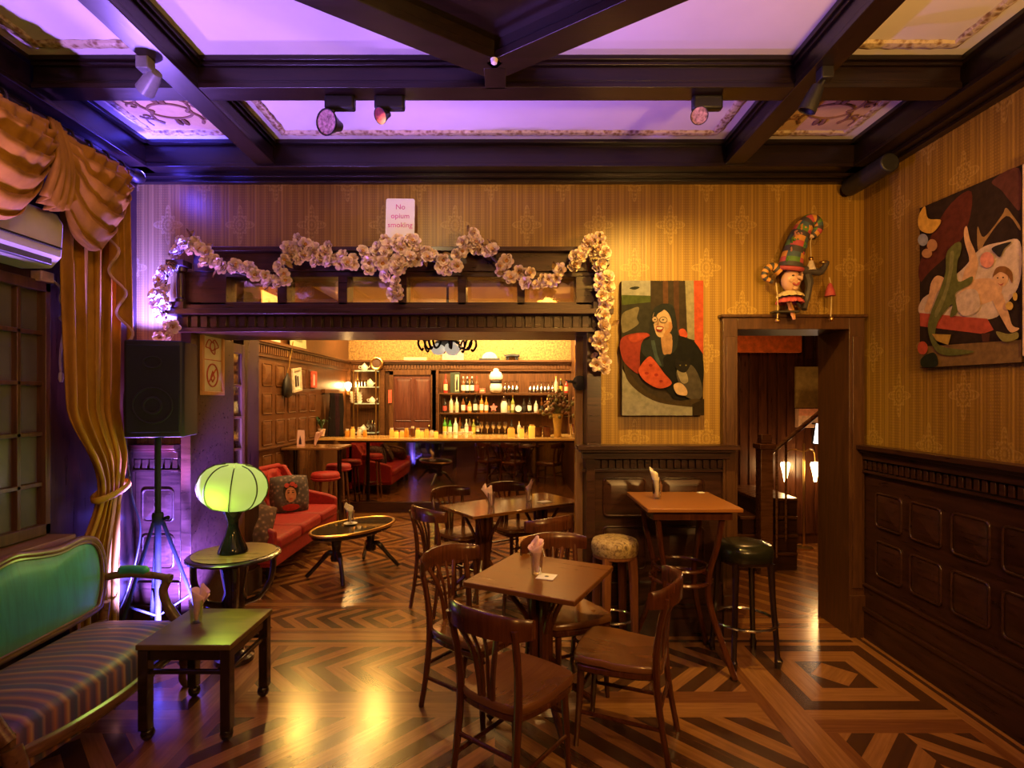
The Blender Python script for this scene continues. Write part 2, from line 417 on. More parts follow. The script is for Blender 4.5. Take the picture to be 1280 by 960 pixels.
# border against the walls
for side in (1, -1):
    X = lambda v_: v_ if side > 0 else 2*CX - v_
    def rc(a, b, c, d): return rect(min(X(a), X(b)), max(X(a), X(b)), c, d)
    stripes(fl, rc(2.48, 2.75, -3, YB), 90, 10, [0], -5); stripes(fl, rc(2.45, 2.48, -3, YB), 90, 10, [2], -5); stripes(fl, rc(SQ, 2.45, -3, YB), 90, 10, [0], -5)
    a, b = sorted((X(SI), X(SQ))); border_square(a, b, Y0, Y1)
    stripes(fl, rc(1.44, SI, -3, Y1), 90, .16, [0], X(1.44)); stripes(fl, rc(1.37, 1.44, -3, Y1), 90, 10, [1], -5)
    stripes(fl, rc(SI, SQ, 2.93, Y0), 0, 10, [0], -5); stripes(fl, rc(SI, SQ, 2.81, 2.93), 0, 10, [1], -5)
    # side band: chevrons running along the wall
    xm = X((1.66+2.33)/2)
    for (p, q, an) in ((1.66, 1.995, 45), (1.995, 2.33, -45)):
        stripes(fl, rc(p, q, -3, 2.81), an if side > 0 else -an, .085, [2, 0], 0)
    stripes(fl, rc(SI, 1.66, -3, 2.81), 90, 10, [1], -5); stripes(fl, rc(2.33, SQ, -3, 2.81), 90, 10, [1], -5)
LX, RX = 2*CX - SQ, SQ
stripes(fl, rect(LX, RX, Y1, 3.86), 0, 10, [0], -5); stripes(fl, rect(LX, RX, 3.86, 3.90), 0, 10, [2], -5); stripes(fl, rect(LX, RX, 3.90, 4.01), 0, 10, [0], -5)
li, ri = 2*CX - 1.37, 1.37
diamonds(fl, li, ri, 3.21, Y1 - .02, CX, .078, [2, 0]); stripes(fl, rect(li, ri, Y1-.02, Y1), 0, 10, [0], -5)
stripes(fl, rect(li, ri, 3.09, 3.21), 0, .06, [1, 1], 3.09); stripes(fl, rect(li, ri, 2.95, 3.09), 0, .07, [0, 0], 2.95)
# middle field: broad chevrons meeting on the centre line
stripes(fl, rect(li, CX, -3, 2.95), 47, .088, [2, 0], 0.02); stripes(fl, rect(CX, ri, -3, 2.95), -47, .088, [2, 0], 0.02)
# threshold and bar room
stripes(fl, rect(-3.1, 1.2, 4.01, 4.10), 0, .045, [1, 0], 4.01)
diamonds(fl, -3.1, 1.2, 4.10, 4.47, -.91, .062, [2, 0]); stripes(fl, rect(-3.1, 1.2, 4.47, 4.68), 0, .07, [1, 0, 1], 4.47)
for i, x in enumerate((-3.1, -2.24, -1.14, -.04, 1.06)):
    x1 = (-2.24, -1.14, -.04, 1.06, 1.2)[i]
    for j in range(4):
        y = 4.68 + j*.86
        diamonds(fl, x, x1, y, y + .72, (x1 - .55 if i == 0 else x + .55) if i < 4 else x + .05, .062, [2, 0, 1, 0]); stripes(fl, rect(x, x1, y + .72, y + .86), 0, .07, [1, 0], y + .72)
stripes(fl, rect(-3.1, 1.2, 8.12, 10.4), 0, .1, [1, 0], 0)
# hall behind the right door
stripes(fl, rect(1.2, 4.2, 4.01, 4.36), 0, .09, [0, 1], 4.01); stripes(fl, rect(1.2, 4.2, 4.36, 6.6), -52, .07, [1, 0, 1], 0)
fl.M = None
b0 = len(fl.v); fl.box(-3.1, 4.2, -3, 10.4, -.10, -.003, 1)
struct('floor', fl, FL, 'inlaid parquet floor of light and dark chevrons, squares and diamonds', 'floor', smooth=0)

# ------------------------------------------------------------------ walls
TH = 4.35
OL, OR = -2.29, .53                          # opening into the bar room
DL, DR, DT = 1.613, 2.41, 2.20               # door into the hall
wb = MB()
g_ = .012
wb.box(-3.15, OL - g_, 4.0, TH, 0, 3.55); wb.box(OR + g_, DL - g_, 4.0, TH, 0, 3.55); wb.box(DR + g_, 2.65, 4.0, TH, 0, 3.55)
wb.box(OL - g_, OR + g_, 4.0, TH, 2.585, 3.55); wb.box(DL - g_, DR + g_, 4.0, TH, DT + g_, 3.55)
struct('wall_back', wb, paper, 'back wall in gold striped damask wallpaper with the bar opening and hall door', 'wall', smooth=0)
struct('wall_right', MB().box(2.55, 2.65, -3, 4.0, 0, 3.55), paper, 'right wall in brown gold striped damask wallpaper', 'wall', smooth=0)
wl = MB(); WY0, WY1, WZ0, WZ1 = 1.75, 3.22, .92, 2.38
wl.box(-2.87, -2.72, -3, WY0, 0, 3.55); wl.box(-2.87, -2.72, WY1, 4.0, 0, 3.55); wl.box(-2.87, -2.72, WY0, WY1, 0, WZ0); wl.box(-2.87, -2.72, WY0, WY1, WZ1, 3.55)
struct('wall_left', wl, dark_z, 'left wall of dark wood around the curtained window', 'wall', smooth=0)
struct('wall_rear', MB().box(-2.87, 2.65, -3.1, -3, 0, 3.55), paper, 'wallpapered wall behind the viewer', 'wall', smooth=0)
struct('ceiling', MB().box(-2.87, 2.65, -3, 4.0, 3.48, 3.58), plaster, 'pale plaster ceiling between dark beams', 'ceiling', smooth=0)
struct('wall_bar_left', MB().box(-3.15, -3.05, TH, 10.3, 0, 3.5), bar_wood, 'panelled oak left wall of the bar room', 'wall', smooth=0)
struct('wall_bar_back', MB().box(-3.15, 1.2, 10.3, 10.4, 0, 2.40).box(-3.15, 1.2, 10.302, 10.4, 2.40, 3.5, 1), [bar_wood, bar_paper], 'rear wall of the bar room, oak below and gold paper above', 'wall', smooth=0)
struct('wall_bar_right', MB().box(1.1, 1.2, TH, 10.3, 0, 3.5), bar_wood, 'oak right wall of the bar room', 'wall', smooth=0)
struct('ceiling_bar', MB().box(-3.15, 1.2, TH, 10.3, 3.42, 3.52), plaster, 'pale ceiling of the bar room', 'ceiling', smooth=0)
hb = MB().box(1.2, 4.2, 6.5, 6.6, 0, 3.5); hb.box(4.1, 4.2, TH, 6.5, 0, 3.5).box(1.2, 1.22, TH, 6.5, 0, 3.5)
for k in range(26): hb.box(1.25 + k*.11, 1.335 + k*.11, 6.485, 6.5, .12, 3.4)
struct('wall_hall', hb, wood('hall_boards', (.030, .009, .004), (.085, .026, .010), .3, 'z'), 'dark boarded wall of the stair hall', 'wall', smooth=0)
struct('ceiling_hall', MB().box(1.2, 4.2, TH, 6.6, 2.75, 2.85), dark_x, 'dark ceiling of the stair hall', 'ceiling', smooth=0)

# ------------------------------------------------------------------ ceiling beams, cornice, gilt
TN = [0]
def trim(mb, mats, label, **k):
    TN[0] += 1; return struct('trim_%d' % TN[0], mb, mats, label, 'woodwork', **k)
def beam_between(mb, p, q, wd, z0, z1):
    p, q = Vector((*p, 0)), Vector((*q, 0)); d = (q - p).normalized(); n_ = Vector((-d.y, d.x, 0)) * (wd/2)
    a = [p - n_, q - n_, q + n_, p + n_]
    mb.add([(v_.x, v_.y, z0) for v_ in a] + [(v_.x, v_.y, z1) for v_ in a], [(0,3,2,1),(4,5,6,7),(0,1,5,4),(1,2,6,5),(2,3,7,6),(3,0,4,7)])
def beam(p, q, wd=.10, dz=0):
    m_ = MB()
    for (a, z0, z1) in ((wd+.06, 3.455, 3.48), (wd+.03, 3.435, 3.455), (wd, 3.36, 3.435), (wd+.012, 3.345, 3.36), (wd+.028, 3.318, 3.345)): beam_between(m_, p, q, a, z0 - dz, z1 - dz if z1 < 3.48 else z1)
    return m_
BL, BR, BC = -1.695, 1.53, CX
trim(beam((-2.5, 2.93), (2.34, 2.93)), beam_x, 'dark ceiling beam crossing the room in front of the track lights', bevel=.003)
trim(beam((BL, -3), (BL, 3.80), dz=.004), beam_y, 'left long dark ceiling beam running towards the back wall', bevel=.003)
trim(beam((BR, -3), (BR, 3.80), dz=.004), beam_y, 'right long dark ceiling beam running towards the back wall', bevel=.003)
trim(beam((BC, 2.70), (BC, 2.88), .08), beam_y, 'short dark stub beam joining the ceiling diamond to the cross beam', bevel=.003)
dm = MB(); V_ = [(BC, 2.72), (BR - .06, 1.62), (BC, .5), (BL + .06, 1.62)]
for i in range(4):
    for (a, z0, z1) in ((.16, 3.45, 3.48), (.12, 3.36, 3.45), (.15, 3.32, 3.36)): beam_between(dm, V_[i], V_[(i+1) % 4], a, z0, z1)
dm.prism(V_, 3.42, 3.44)
trim(dm, beam_x, 'dark diamond panel framed by beams at the top edge of the view', bevel=.003)
co = MB()
for (d, z0, z1) in ((.225, 3.455, 3.48), (.19, 3.325, 3.455), (.205, 3.30, 3.325), (.10, 3.275, 3.30), (.05, 3.255, 3.275)):
    co.box(-2.72, 2.55, 4.0 - d, 4.0, z0, z1); co.box(2.55 - d, 2.55, -3, 4.0, z0, z1); co.box(-2.72, -2.72 + d, -3, 4.0, z0, z1)
trim(co, beam_x, 'dark stepped cornice around the top of the walls', bevel=.003)
def gilt_frame(x0, x1, y0, y1, ins=.11, label=''):
    m_ = MB(); a, b, c, d = x0+ins, x1-ins, y0+ins, y1-ins
    P = [(a, c, 3.478), (b, c, 3.478), (b, d, 3.478), (a, d, 3.478)]
    pts = []
    for i in range(4):
        p, q = Vector(P[i]), Vector(P[(i+1) % 4]); nseg = max(2, int((q-p).length / .05))
        pts += [p.lerp(q, k/nseg) for k in range(nseg)]
    m_.tube(pts, [.026 + .006*(i % 2) for i in range(len(pts))], 8, closed=True, sx=.55, up=(1, 1, 0))
    return m_
for (x0, x1, y0, y1, lb) in ((-2.5, BL-.06, 2.98, 3.79, 'gilt moulding of the ceiling panel in the left back corner'), (BL+.06, BR-.06, 2.98, 3.79, 'gilt moulding of the long ceiling panel behind the track lights'),
                             (BR+.06, 2.33, 2.98, 3.79, 'gilt moulding of the ceiling panel in the right back corner'), (-2.5, BL-.06, .5, 2.87, 'gilt moulding of the ceiling panel over the window'), (BR+.06, 2.33, .5, 2.87, 'gilt moulding of the ceiling panel over the right wall')):
    trim(gilt_frame(x0, x1, y0, y1, label=lb), gilt, lb)
buff = plain('stencilled_plaster', (.60, .42, .22), .8, vary=.12, scale=9); umber = plain('stencil_brown', (.20, .10, .05), .7)
for cx_, lb in ((-2.10, 'painted scroll ornament on the left back corner of the ceiling'), (1.96, 'painted scroll ornament on the right back corner of the ceiling')):
    m_ = MB(); cy_ = 3.39
    m_.box(cx_-.27, cx_+.27, cy_-.24, cy_+.24, 3.472, 3.481, 0)
    el = [(cx_ + .13*math.cos(a*PI/12), cy_ + .085*math.sin(a*PI/12), 3.470) for a in range(24)]; m_.tube(el, .008, 6, 1, True)
    for sx in (-1, 1):
        for sy in (-1, 1):
            sc = [(cx_ + sx*(.10 + .10*t + .03*math.sin(t*9)), cy_ + sy*(.05 + .12*t - .05*math.cos(t*8)), 3.470) for t in [k/12 for k in range(13)]]
            m_.tube(sc, [.010 - .005*k/12 for k in range(13)], 6, 1)
            m_.tube([(cx_ + sx*(.19 + .035*math.cos(k*.55)*(1-k/14)), cy_ + sy*(.06 + .035*math.sin(k*.55)*(1-k/14)), 3.470) for k in range(12)], .007, 6, 1)
        m_.tube([(cx_ + sx*.02, cy_ + t, 3.470) for t in (.09, .13, .17)], [.01, .02, .006], 6, 1); m_.tube([(cx_ + sx*.02, cy_ - t, 3.470) for t in (.09, .13, .17)], [.01, .02, .006], 6, 1)
    trim(m_, [buff, umber], lb)

# ------------------------------------------------------------------ wainscot
def rrect(a, b, c, d, r, k=4):
    out = []
    for (x, y, t0) in ((b-r, c+r, -90), (b-r, d-r, 0), (a+r, d-r, 90), (a+r, c+r, 180)):
        for i in range(k+1): t = R(t0 + 90*i/k); out.append((x + r*math.cos(t), y + r*math.sin(t)))
    return out
def raised_panel(mb, a, b, c, d, dd, rise=.02, r=.03):
    """moulded panel on the plane of depth dd; local axes: along, out, up"""
    o = rrect(a, b, c, d, r); i_ = rrect(a+.05, b-.05, c+.05, d-.05, .005); n_ = len(o)
    mb.add([(x, dd+.001, z) for x, z in o] + [(x, dd+rise, z) for x, z in i_], [(k, (k+1) % n_, n_ + (k+1) % n_, n_ + k) for k in range(n_)] + [tuple(range(n_, 2*n_))])
    mb.tube([(x, dd+.004, z) for x, z in o], .009, 6, 0, True, up=(0, 1, 0))
def wainscot(mb, s0, s1, panels, rows=((.48, .72), (.82, 1.05)), ledge=.10, extra=.0):
    mb.box(s0, s1, 0, .02, 0, 1.35)
    mb.box(s0-extra, s1+extra, 0, ledge, 1.345, 1.376); mb.box(s0-extra*.7, s1+extra*.7, 0, ledge*.8, 1.325, 1.345); mb.box(s0-extra*.4, s1+extra*.4, 0, ledge*.55, 1.275, 1.325)
    n_ = max(1, int((s1-s0) / .052)); st = (s1-s0)/n_
    for k in range(n_): mb.box(s0 + st*k + .008, s0 + st*(k+1) - .012, .02, .042, 1.205, 1.268)
    mb.box(s0-extra*.3, s1+extra*.3, 0, .048, 1.178, 1.195)
    mb.box(s0, s1, 0, .045, 0, .20); mb.box(s0, s1, 0, .055, .20, .225); mb.box(s0, s1, 0, .035, .225, .37); mb.box(s0, s1, 0, .045, .37, .385)
    for a, b in panels:
        for c, d in rows: raised_panel(mb, a, b, c, d, .02)
wall_y = lambda y: Matrix(((1, 0, 0, 0), (0, -1, 0, y), (0, 0, 1, 0), (0, 0, 0, 1)))         # along X, out towards the viewer
wall_xr = lambda x: Matrix(((0, -1, 0, x), (1, 0, 0, 0), (0, 0, 1, 0), (0, 0, 0, 1)))        # along Y, out towards -X
wall_xl = lambda x: Matrix(((0, 1, 0, x), (1, 0, 0, 0), (0, 0, 1, 0), (0, 0, 0, 1)))         # along Y, out towards +X
m_ = MB(); m_.M = wall_xr(2.55); wainscot(m_, -2.9, 3.955, [(3.58 - .33*k, 3.83 - .33*k) for k in range(18)])
trim(m_, dark_y, 'dark panelled wainscot with dentil rail along the right wall', bevel=.002)
m_ = MB(); m_.M = wall_y(4.0); wainscot(m_, .53, 1.52, [(.66, .96), (1.08, 1.38)], rows=((.48, .78), (.86, 1.13)), ledge=.16, extra=.07)
trim(m_, dark_x, 'dark panelled wainscot block between the bar opening and the hall door', bevel=.002)
m_ = MB(); m_.M = wall_y(4.0); wainscot(m_, -2.715, -2.39, [(-2.66, -2.44)])
trim(m_, dark_x, 'dark panelled wainscot in the left corner behind the loudspeaker', bevel=.002)
# ------------------------------------------------------------------ frame of the bar opening
m_ = MB(); HX0, HX1 = -2.34, .63; FY = 3.90
m_.box(HX0, OL+.02, FY, 4.5, 0, 2.17); m_.box(OR-.0, HX1, FY, 4.5, 1.376, 2.17); m_.box(OR, OR+.06, 3.93, 4.5, 0, 1.376)   # posts and jambs
m_.box(HX0-.04, HX1+.04, FY-.05, 4.40, 2.17, 2.20); m_.box(HX0-.03, HX1+.03, FY, 4.40, 2.20, 2.29)
for k in range(44): m_.box(HX0 + .02 + k*.067, HX0 + .065 + k*.067, FY-.025, FY, 2.205, 2.285)
m_.box(HX0-.07, HX1+.07, FY-.10, 4.40, 2.29, 2.325); m_.box(HX0-.05, HX1+.05, FY-.06, 4.38, 2.325, 2.36)
PX = [-2.02, -1.59, -1.165, -.745, -.325, .09]; PW = .362
xs = [HX0] + [v_ for p in PX for v_ in (p, p + PW)] + [HX1]
for i in range(0, len(xs), 2): m_.box(xs[i], xs[i+1], FY, 4.05, 2.36, 2.575)
m_.box(HX0, HX1, FY, 4.05, 2.36, 2.385); m_.box(HX0, HX1, FY, 4.05, 2.565, 2.60)
m_.box(HX0+.10, HX1-.10, FY-.02, 4.0, 2.60, 2.73); m_.box(HX0+.08, HX1-.12, FY-.07, 4.0, 2.73, 2.76)
for sx in (HX0 - .03, HX1 - .07):           # little corner columns with capitals
    m_.lathe([(.035, 2.36), (.035, 2.40), (.025, 2.41), (.028, 2.50), (.024, 2.58), (.04, 2.59), (.045, 2.62)], 12, (sx + .05, FY - .035, 0))
    m_.box(sx-.01, sx+.11, FY-.11, FY, 2.62, 2.66); m_.box(sx, sx+.10, FY-.09, FY, 2.325, 2.375)
trim(m_, dark_x, 'dark carved frame with shelf, fluted head and posts around the bar opening', bevel=.002)
for i, p in enumerate(PX):
    g = MB(); a, b, c, d = p, p + PW, 2.385, 2.565; o_ = [(a,c),(b,c),(b,d),(a,d)]; q_ = [(a+.035,c+.035),(b-.035,c+.035),(b-.035,d-.035),(a+.035,d-.035)]
    g.add([(x, 3.965, z) for x, z in o_] + [(x, 3.953, z) for x, z in q_] + [(x, 3.975, z) for x, z in o_], [(0,1,5,4),(1,2,6,5),(2,3,7,6),(3,0,4,7),(4,5,6,7),(8,11,10,9)])
    struct('window_%d' % (i + 2), g, pane_glass, 'bevelled glass pane over the bar opening, %s from the left' % ordinal(i), 'window pane', smooth=0)
# right edge of the opening: bright folded door edge with its black lock
t = thing('folding_door', 'folded glass door edge with black lock at the right of the bar opening', 'door', (.50, 4.12, 0)); t['kind'] = 'structure'; t.name = 'door_1'
MB().box(-.028, .028, -.02, .02, .02, 2.165).build('door_leaf', wood('varnished_edge', (.30, .15, .05), (.45, .25, .09), .15, 'z', coat=.6), t, bevel=.004)
MB().box(-.035, -.028, -.006, .006, .3, 2.1).build('edge_strip', brass, t)
m_ = MB().lathe([(.02, 0), (.055, .005), (.055, .025), (.02, .03)], 16); m_.M = None
for v_ in m_.v: v_.xyz = (v_.x, -v_.z - .02, v_.y + 1.82)
m_.build('lock', black, t); MB().tube([(-.03, -.045, 1.82), (-.07, -.06, 1.83), (-.09, -.05, 1.83)], .01, 8).build('handle', black, t)
# ------------------------------------------------------------------ left jamb, glazed leaf and pillar
m_ = MB(); m_.M = wall_xl(-2.29)
for (a, b) in ((4.02, 4.10), (4.14, 4.22), (4.26, 4.34)):
    for (c, d) in ((.15, .9), (.98, 1.70)): m_.box(a, b, 0, .015, c, d)
trim(m_, dark_z, 'reeded dark jamb at the left of the bar opening', bevel=.002)
m_ = MB().box(-2.39, -2.30, 4.73, 5.02, 0, 3.42); m_.box(-2.41, -2.28, 4.725, 5.04, 0, .2).box(-2.40, -2.285, 4.725, 5.03, 2.3, 2.36)
trim(m_, dark_z, 'square dark pillar behind the glazed door leaf', bevel=.004)
t = thing('glazed_leaf', 'open door leaf with small glass panes left of the bar opening', 'door', (-2.30, 4.36, 0)); t['kind'] = 'structure'; t.name = 'door_2'
m_ = MB(); m_.box(-.02, .02, 0, .05, .05, 2.16).box(-.02, .02, .30, .35, .05, 2.16).box(-.02, .02, .05, .30, .05, .75).box(-.02, .02, .05, .30, 2.08, 2.16)
m_.box(-.016, .016, .145, .175, .75, 2.08)
for k in range(1, 5): m_.box(-.016, .016, .05, .30, .75 + .266*k - .01, .75 + .266*k + .01)
m_.build('leaf_frame', bar_wood, t, bevel=.002)
MB().box(-.004, .004, .05, .30, .75, 2.08).build('glass', pane_glass, t, smooth=0)
# framed sign on the jamb
t = thing('framed_notice', 'framed paper notice with two round emblems on the left jamb', 'notice', (-2.268, 4.17, 1.98))
m_ = MB()
for (a, b, c, d) in ((-.155, .155, -.25, -.222), (-.155, .155, .222, .25), (-.155, -.127, -.222, .222), (.127, .155, -.222, .222)): m_.box(-.012, .018, a, b, c, d)
m_.build('frame', wood('notice_frame_wood', (.42, .17, .04), (.55, .24, .07), .35, 'z'), t, bevel=.003)
MB().box(-.004, .004, -.13, .13, -.225, .225).build('paper', plain('aged_paper', (.72, .60, .42), .7, vary=.08), t)
m_ = MB(); red = plain('notice_red', (.45, .07, .03), .6)
m_.tube([(.006, .075*math.cos(a*PI/12), -.10 + .085*math.sin(a*PI/12)) for a in range(24)], .006, 6, 0, True)
m_.tube([(.006, -.05, -.15), (.006, .05, -.05)], .005, 6); m_.tube([(.006, -.025, -.12), (.006, 0, -.07), (.006, .028, -.12), (.006, 0, -.15)], .006, 6, 0, True)
m_.tube(smooth_loop([(.006, -.09, .11), (.006, -.05, .165), (.006, .0, .15), (.006, .03, .17), (.006, .085, .12), (.006, .04, .10), (.006, .03, .06), (.006, -.01, .075), (.006, -.04, .10)], 4), .004, 6, 0, True)
m_.tube([(.006, .032*math.cos(a*PI/8), .118 + .032*math.sin(a*PI/8)) for a in range(16)], .004, 6, 0, True)
m_.box(.003, .006, -.125, .125, .012, .018)
m_.build('emblem', red, t)
# ------------------------------------------------------------------ hall door frame
m_ = MB()
m_.box(1.508, DL, 3.945, TH, 0, 2.285); m_.box(DR, 2.52, 3.945, TH, 0, 2.285); m_.box(DL, DR, 3.945, TH, DT, 2.285)
m_.box(1.49, 2.535, 3.93, 4.0, 2.285, 2.305)
for (a, b) in ((1.508, DL), (DR, 2.52)): m_.box(a+.02, b-.02, 3.935, 3.945, .35, 2.15); m_.box(a, b, 3.93, 3.945, 0, .3)
trim(m_, wood('door_casing', (.045, .017, .007), (.095, .038, .015), .32, 'z'), 'brown wooden casing of the door to the hall', bevel=.003)
# ------------------------------------------------------------------ window
t = thing('window', 'dark wooden casement window with small panes behind the curtain', 'window', (-2.74, 0, 0)); t['kind'] = 'structure'; t.name = 'window_1'
m_ = MB(); m_.box(-.04, .05, WY0, WY1, WZ1-.06, WZ1).box(-.04, .05, WY0, WY1, WZ0, WZ0+.06)
ys = [WY0, 2.12, 2.485, 2.85, WY1]
for y in ys: m_.box(-.04, .05, max(WY0, y-.035), min(WY1, y+.035), WZ0, WZ1)
for k in range(1, 5): m_.box(-.02, .03, WY0, WY1, WZ0 + .29*k - .012, WZ0 + .29*k + .012)
for y in (2.30, 2.67, 3.035): m_.box(-.02, .03, y-.012, y+.012, WZ0, WZ1)
m_.build('window_frame', wood('window_wood', (.05, .02, .009), (.12, .05, .02), .35, 'z'), t, bevel=.003)
MB().box(-.008, -.002, WY0, WY1, WZ0, WZ1).build('glass', plain('frosted_night_glass', (.10, .085, .075), .25, vary=.2, scale=3), t, smooth=0)
m_ = MB().box(0, .18, WY0-.2, WY1+.02, WZ0-.05, WZ0-.01); m_.box(0, .12, WY0-.2, WY1+.0, WZ0-.12, WZ0-.05)
m_.build('window_sill', wood('sill_wood', (.17, .075, .03), (.28, .13, .055), .4, 'y'), t, bevel=.004)
# ------------------------------------------------------------------ oak panelling of the bar room
m_ = MB(); m_.M = wall_xl(-3.05)
for k in range(9):
    a = 5.20 + .385*k
    for (c, d) in ((.25, 1.0), (1.13, 1.43), (1.52, 1.77), (1.87, 2.14)): raised_panel(m_, a, a + .26, c, d, .0, .018, .02)
m_.box(4.4, 10.3, 0, .10, 2.385, 2.42); m_.box(4.4, 10.3, 0, .07, 2.36, 2.385); m_.box(4.4, 10.3, 0, .03, 2.22, 2.36); m_.box(4.4, 10.3, 0, .035, 1.08, 1.10)
for k in range(92): m_.box(4.45 + k*.063, 4.485 + k*.063, .03, .055, 2.26, 2.35)
trim(m_, bar_wood_y, 'oak panelling with dentil ledge on the left wall of the bar room', bevel=.0)
m_ = MB(); m_.M = wall_y(10.3)
m_.box(-3.05, 1.1, 0, .14, 2.385, 2.42); m_.box(-3.05, 1.1, 0, .10, 2.35, 2.385); m_.box(-3.05, 1.1, 0, .05, 2.22, 2.35)
for k in range(72): m_.box(-3.0 + k*.0565, -2.965 + k*.0565, .05, .07, 2.26, 2.34)
m_.box(-3.20, -2.98, 0, .12, 0, 2.35); m_.box(-1.50, -1.36, 0, .10, 0, 2.25); m_.box(-2.44, -2.36, 0, .10, 0, 2.25)
trim(m_, bar_wood_x, 'oak ledge with dentils along the rear wall of the bar room', bevel=.0)
# ------------------------------------------------------------------ bar counter
MIRROR = NT('smoked_mirror').set(Base_Color=(.46, .37, .31), Metallic=1.0, Roughness=.035).mat
counter_top = wood('counter_honey_wood', (.55, .30, .08), (.75, .45, .14), .2, 'x', coat=.5)
t = thing('bar_counter', 'long bar counter with lit honey coloured top and smoked mirror front', 'bar counter', (-.72, 8.60, 0))
bx0, bx1 = -1.87, 1.81
MB().box(bx0, bx1, -.30, -.27, .155, 1.06).build('mirror_front', MIRROR, t, smooth=0)
MB().box(bx0+.02, bx1, -.24, .30, .155, 1.06).build('counter_body', dark_x, t)
MB().box(bx0-.01, bx1, -.32, -.2, 0, .155).build('plinth', dark_x, t, bevel=.004)
MB().box(bx0-.05, bx1, -.36, .36, 1.075, 1.115).build('counter_top', counter_top, t, bevel=.008)
MB().box(bx0-.02, bx1, -.33, -.27, 1.05, 1.075).build('edge_moulding', dark_x, t, bevel=.004)
# ------------------------------------------------------------------ bistro chairs
def make_chair(label):
    t = thing('bistro_chair', label, 'chair', group='bistro chairs')
    m_ = MB(); pl = [(.205, -.13), (.215, 0), (.205, .13), (.17, .195), (.0, .20), (-.15, .175), (-.205, .13), (-.22, 0), (-.205, -.13), (-.15, -.175), (0, -.20), (.17, -.195)]
    lp = [Vector((a, b, 0)) for a, b in pl]; lp = smooth_loop(lp, 4); n = len(lp)
    rings = [(1.0, .425, 0), (1.0, .445, 0), (.96, .455, 0), (.6, .448, 1), (.25, .444, 1)]
    vs = []; fs = []
    for (s_, z, q) in rings:
        for p in lp: vs.append((p.x*s_, p.y*s_, z + (.006*(p.x > 0) if not q else 0)))
    for i in range(len(rings)-1):
        for j in range(n): fs.append((i*n+j, i*n+(j+1) % n, (i+1)*n+(j+1) % n, (i+1)*n+j))
    fs += [tuple(range(n-1, -1, -1)), tuple((len(rings)-1)*n + j for j in range(n))]
    m_.add(vs, fs); m_.build('seat', seat_wood, t, smooth=50)
    m_ = MB(); m_.tube([(p.x*.93, p.y*.93, .405) for p in lp], .02, 6, 0, True, sx=.6); m_.build('seat_ring', chair_wood, t)
    for s_ in (-1, 1):
        MB().tube([(.165, s_*.145, .425), (.175, s_*.15, .22), (.19, s_*.155, 0)], [.019, .017, .013], 8).build('leg', chair_wood, t)
        MB().tube(smooth_path([(-.255, s_*.165, 0), (-.215, s_*.16, .22), (-.195, s_*.158, .43), (-.205, s_*.165, .60), (-.245, s_*.178, .79)], 4), [.015]*4+[.017]*4+[.018]*4+[.016]*5, 8).build('leg', chair_wood, t)
    # curved top rail that wraps round the posts
    g = []
    for k in range(17):
        a = -1 + k/8; y = .225*a; x = -.285 + .085*abs(a)**2.2 + (.02 if abs(a) > .95 else 0)
        hh = .052*(1 - .25*abs(a)**4); zc = .785 + .012*(1-a*a)
        g.append([(x - .011, y, zc - hh), (x - .013, y, zc), (x - .011, y, zc + hh - .006), (x, y, zc + hh), (x + .011, y, zc + hh - .006), (x + .013, y, zc), (x + .011, y, zc - hh), (x, y, zc - hh - .003), (x - .011, y, zc - hh)])
    m_ = MB().sheet(g); m_.add(g[0][:-1], [tuple(range(8))]); m_.add(g[-1][:-1], [tuple(range(7, -1, -1))]); m_.build('top_rail', chair_wood, t, smooth=60)
    for y0, y1, y2, r_ in ((-.034, -.040, -.105, .014), (.034, .040, .105, .014), (-.012, -.014, -.036, .010), (.012, .014, .036, .010)):
        m_ = MB().tube(smooth_path([(-.205, y0, .445), (-.212, y1, .54), (-.228, y1*1.15 + (y2-y1)*.25, .65), (-.268, y2, .755)], 5), r_, 8, sx=.6, up=(0, 1, 0)); m_.build('splat_slat', chair_wood, t)
    for s_ in (-1, 1):
        MB().tube([(.18, s_*.152, .17), (-.225, s_*.16, .17)], .010, 8).build('stretcher', chair_wood, t)
    MB().tube([(.175, -.15, .27), (.175, .15, .27)], .010, 8).build('stretcher', chair_wood, t)
    MB().tube([(-.21, -.16, .25), (-.21, .16, .25)], .010, 8).build('stretcher', chair_wood, t)
    return t
chair = make_chair('brown bistro chair in the foreground seen from behind, nearest the viewer')
chair.location = (.02, 2.47, 0); chair.rotation_euler = (0, 0, R(52))
for lb, x, y, a in (
    ('brown bistro chair right of the front square table, turned to the left', .55, 2.78, 157),
    ('brown bistro chair left of the front square table, its back towards the floor', -.20, 3.03, -38),
    ('brown bistro chair tucked in behind the front square table', .33, 3.27, -68),
    ('brown bistro chair at the far left corner of the rear long table', -.47, 5.20, -48),
    ('brown bistro chair at the near left end of the rear long table', -.53, 4.56, 42),
    ('brown bistro chair on the far side of the rear long table behind the tumblers', .03, 5.48, -58),
    ('brown bistro chair at the right end of the rear long table beside the door edge', .74, 5.62, 214),
    ('brown bistro chair with its curved back to us before the rear long table', .17, 4.24, 126)):
    again(chair, lb, (x, y, 0), R(a))
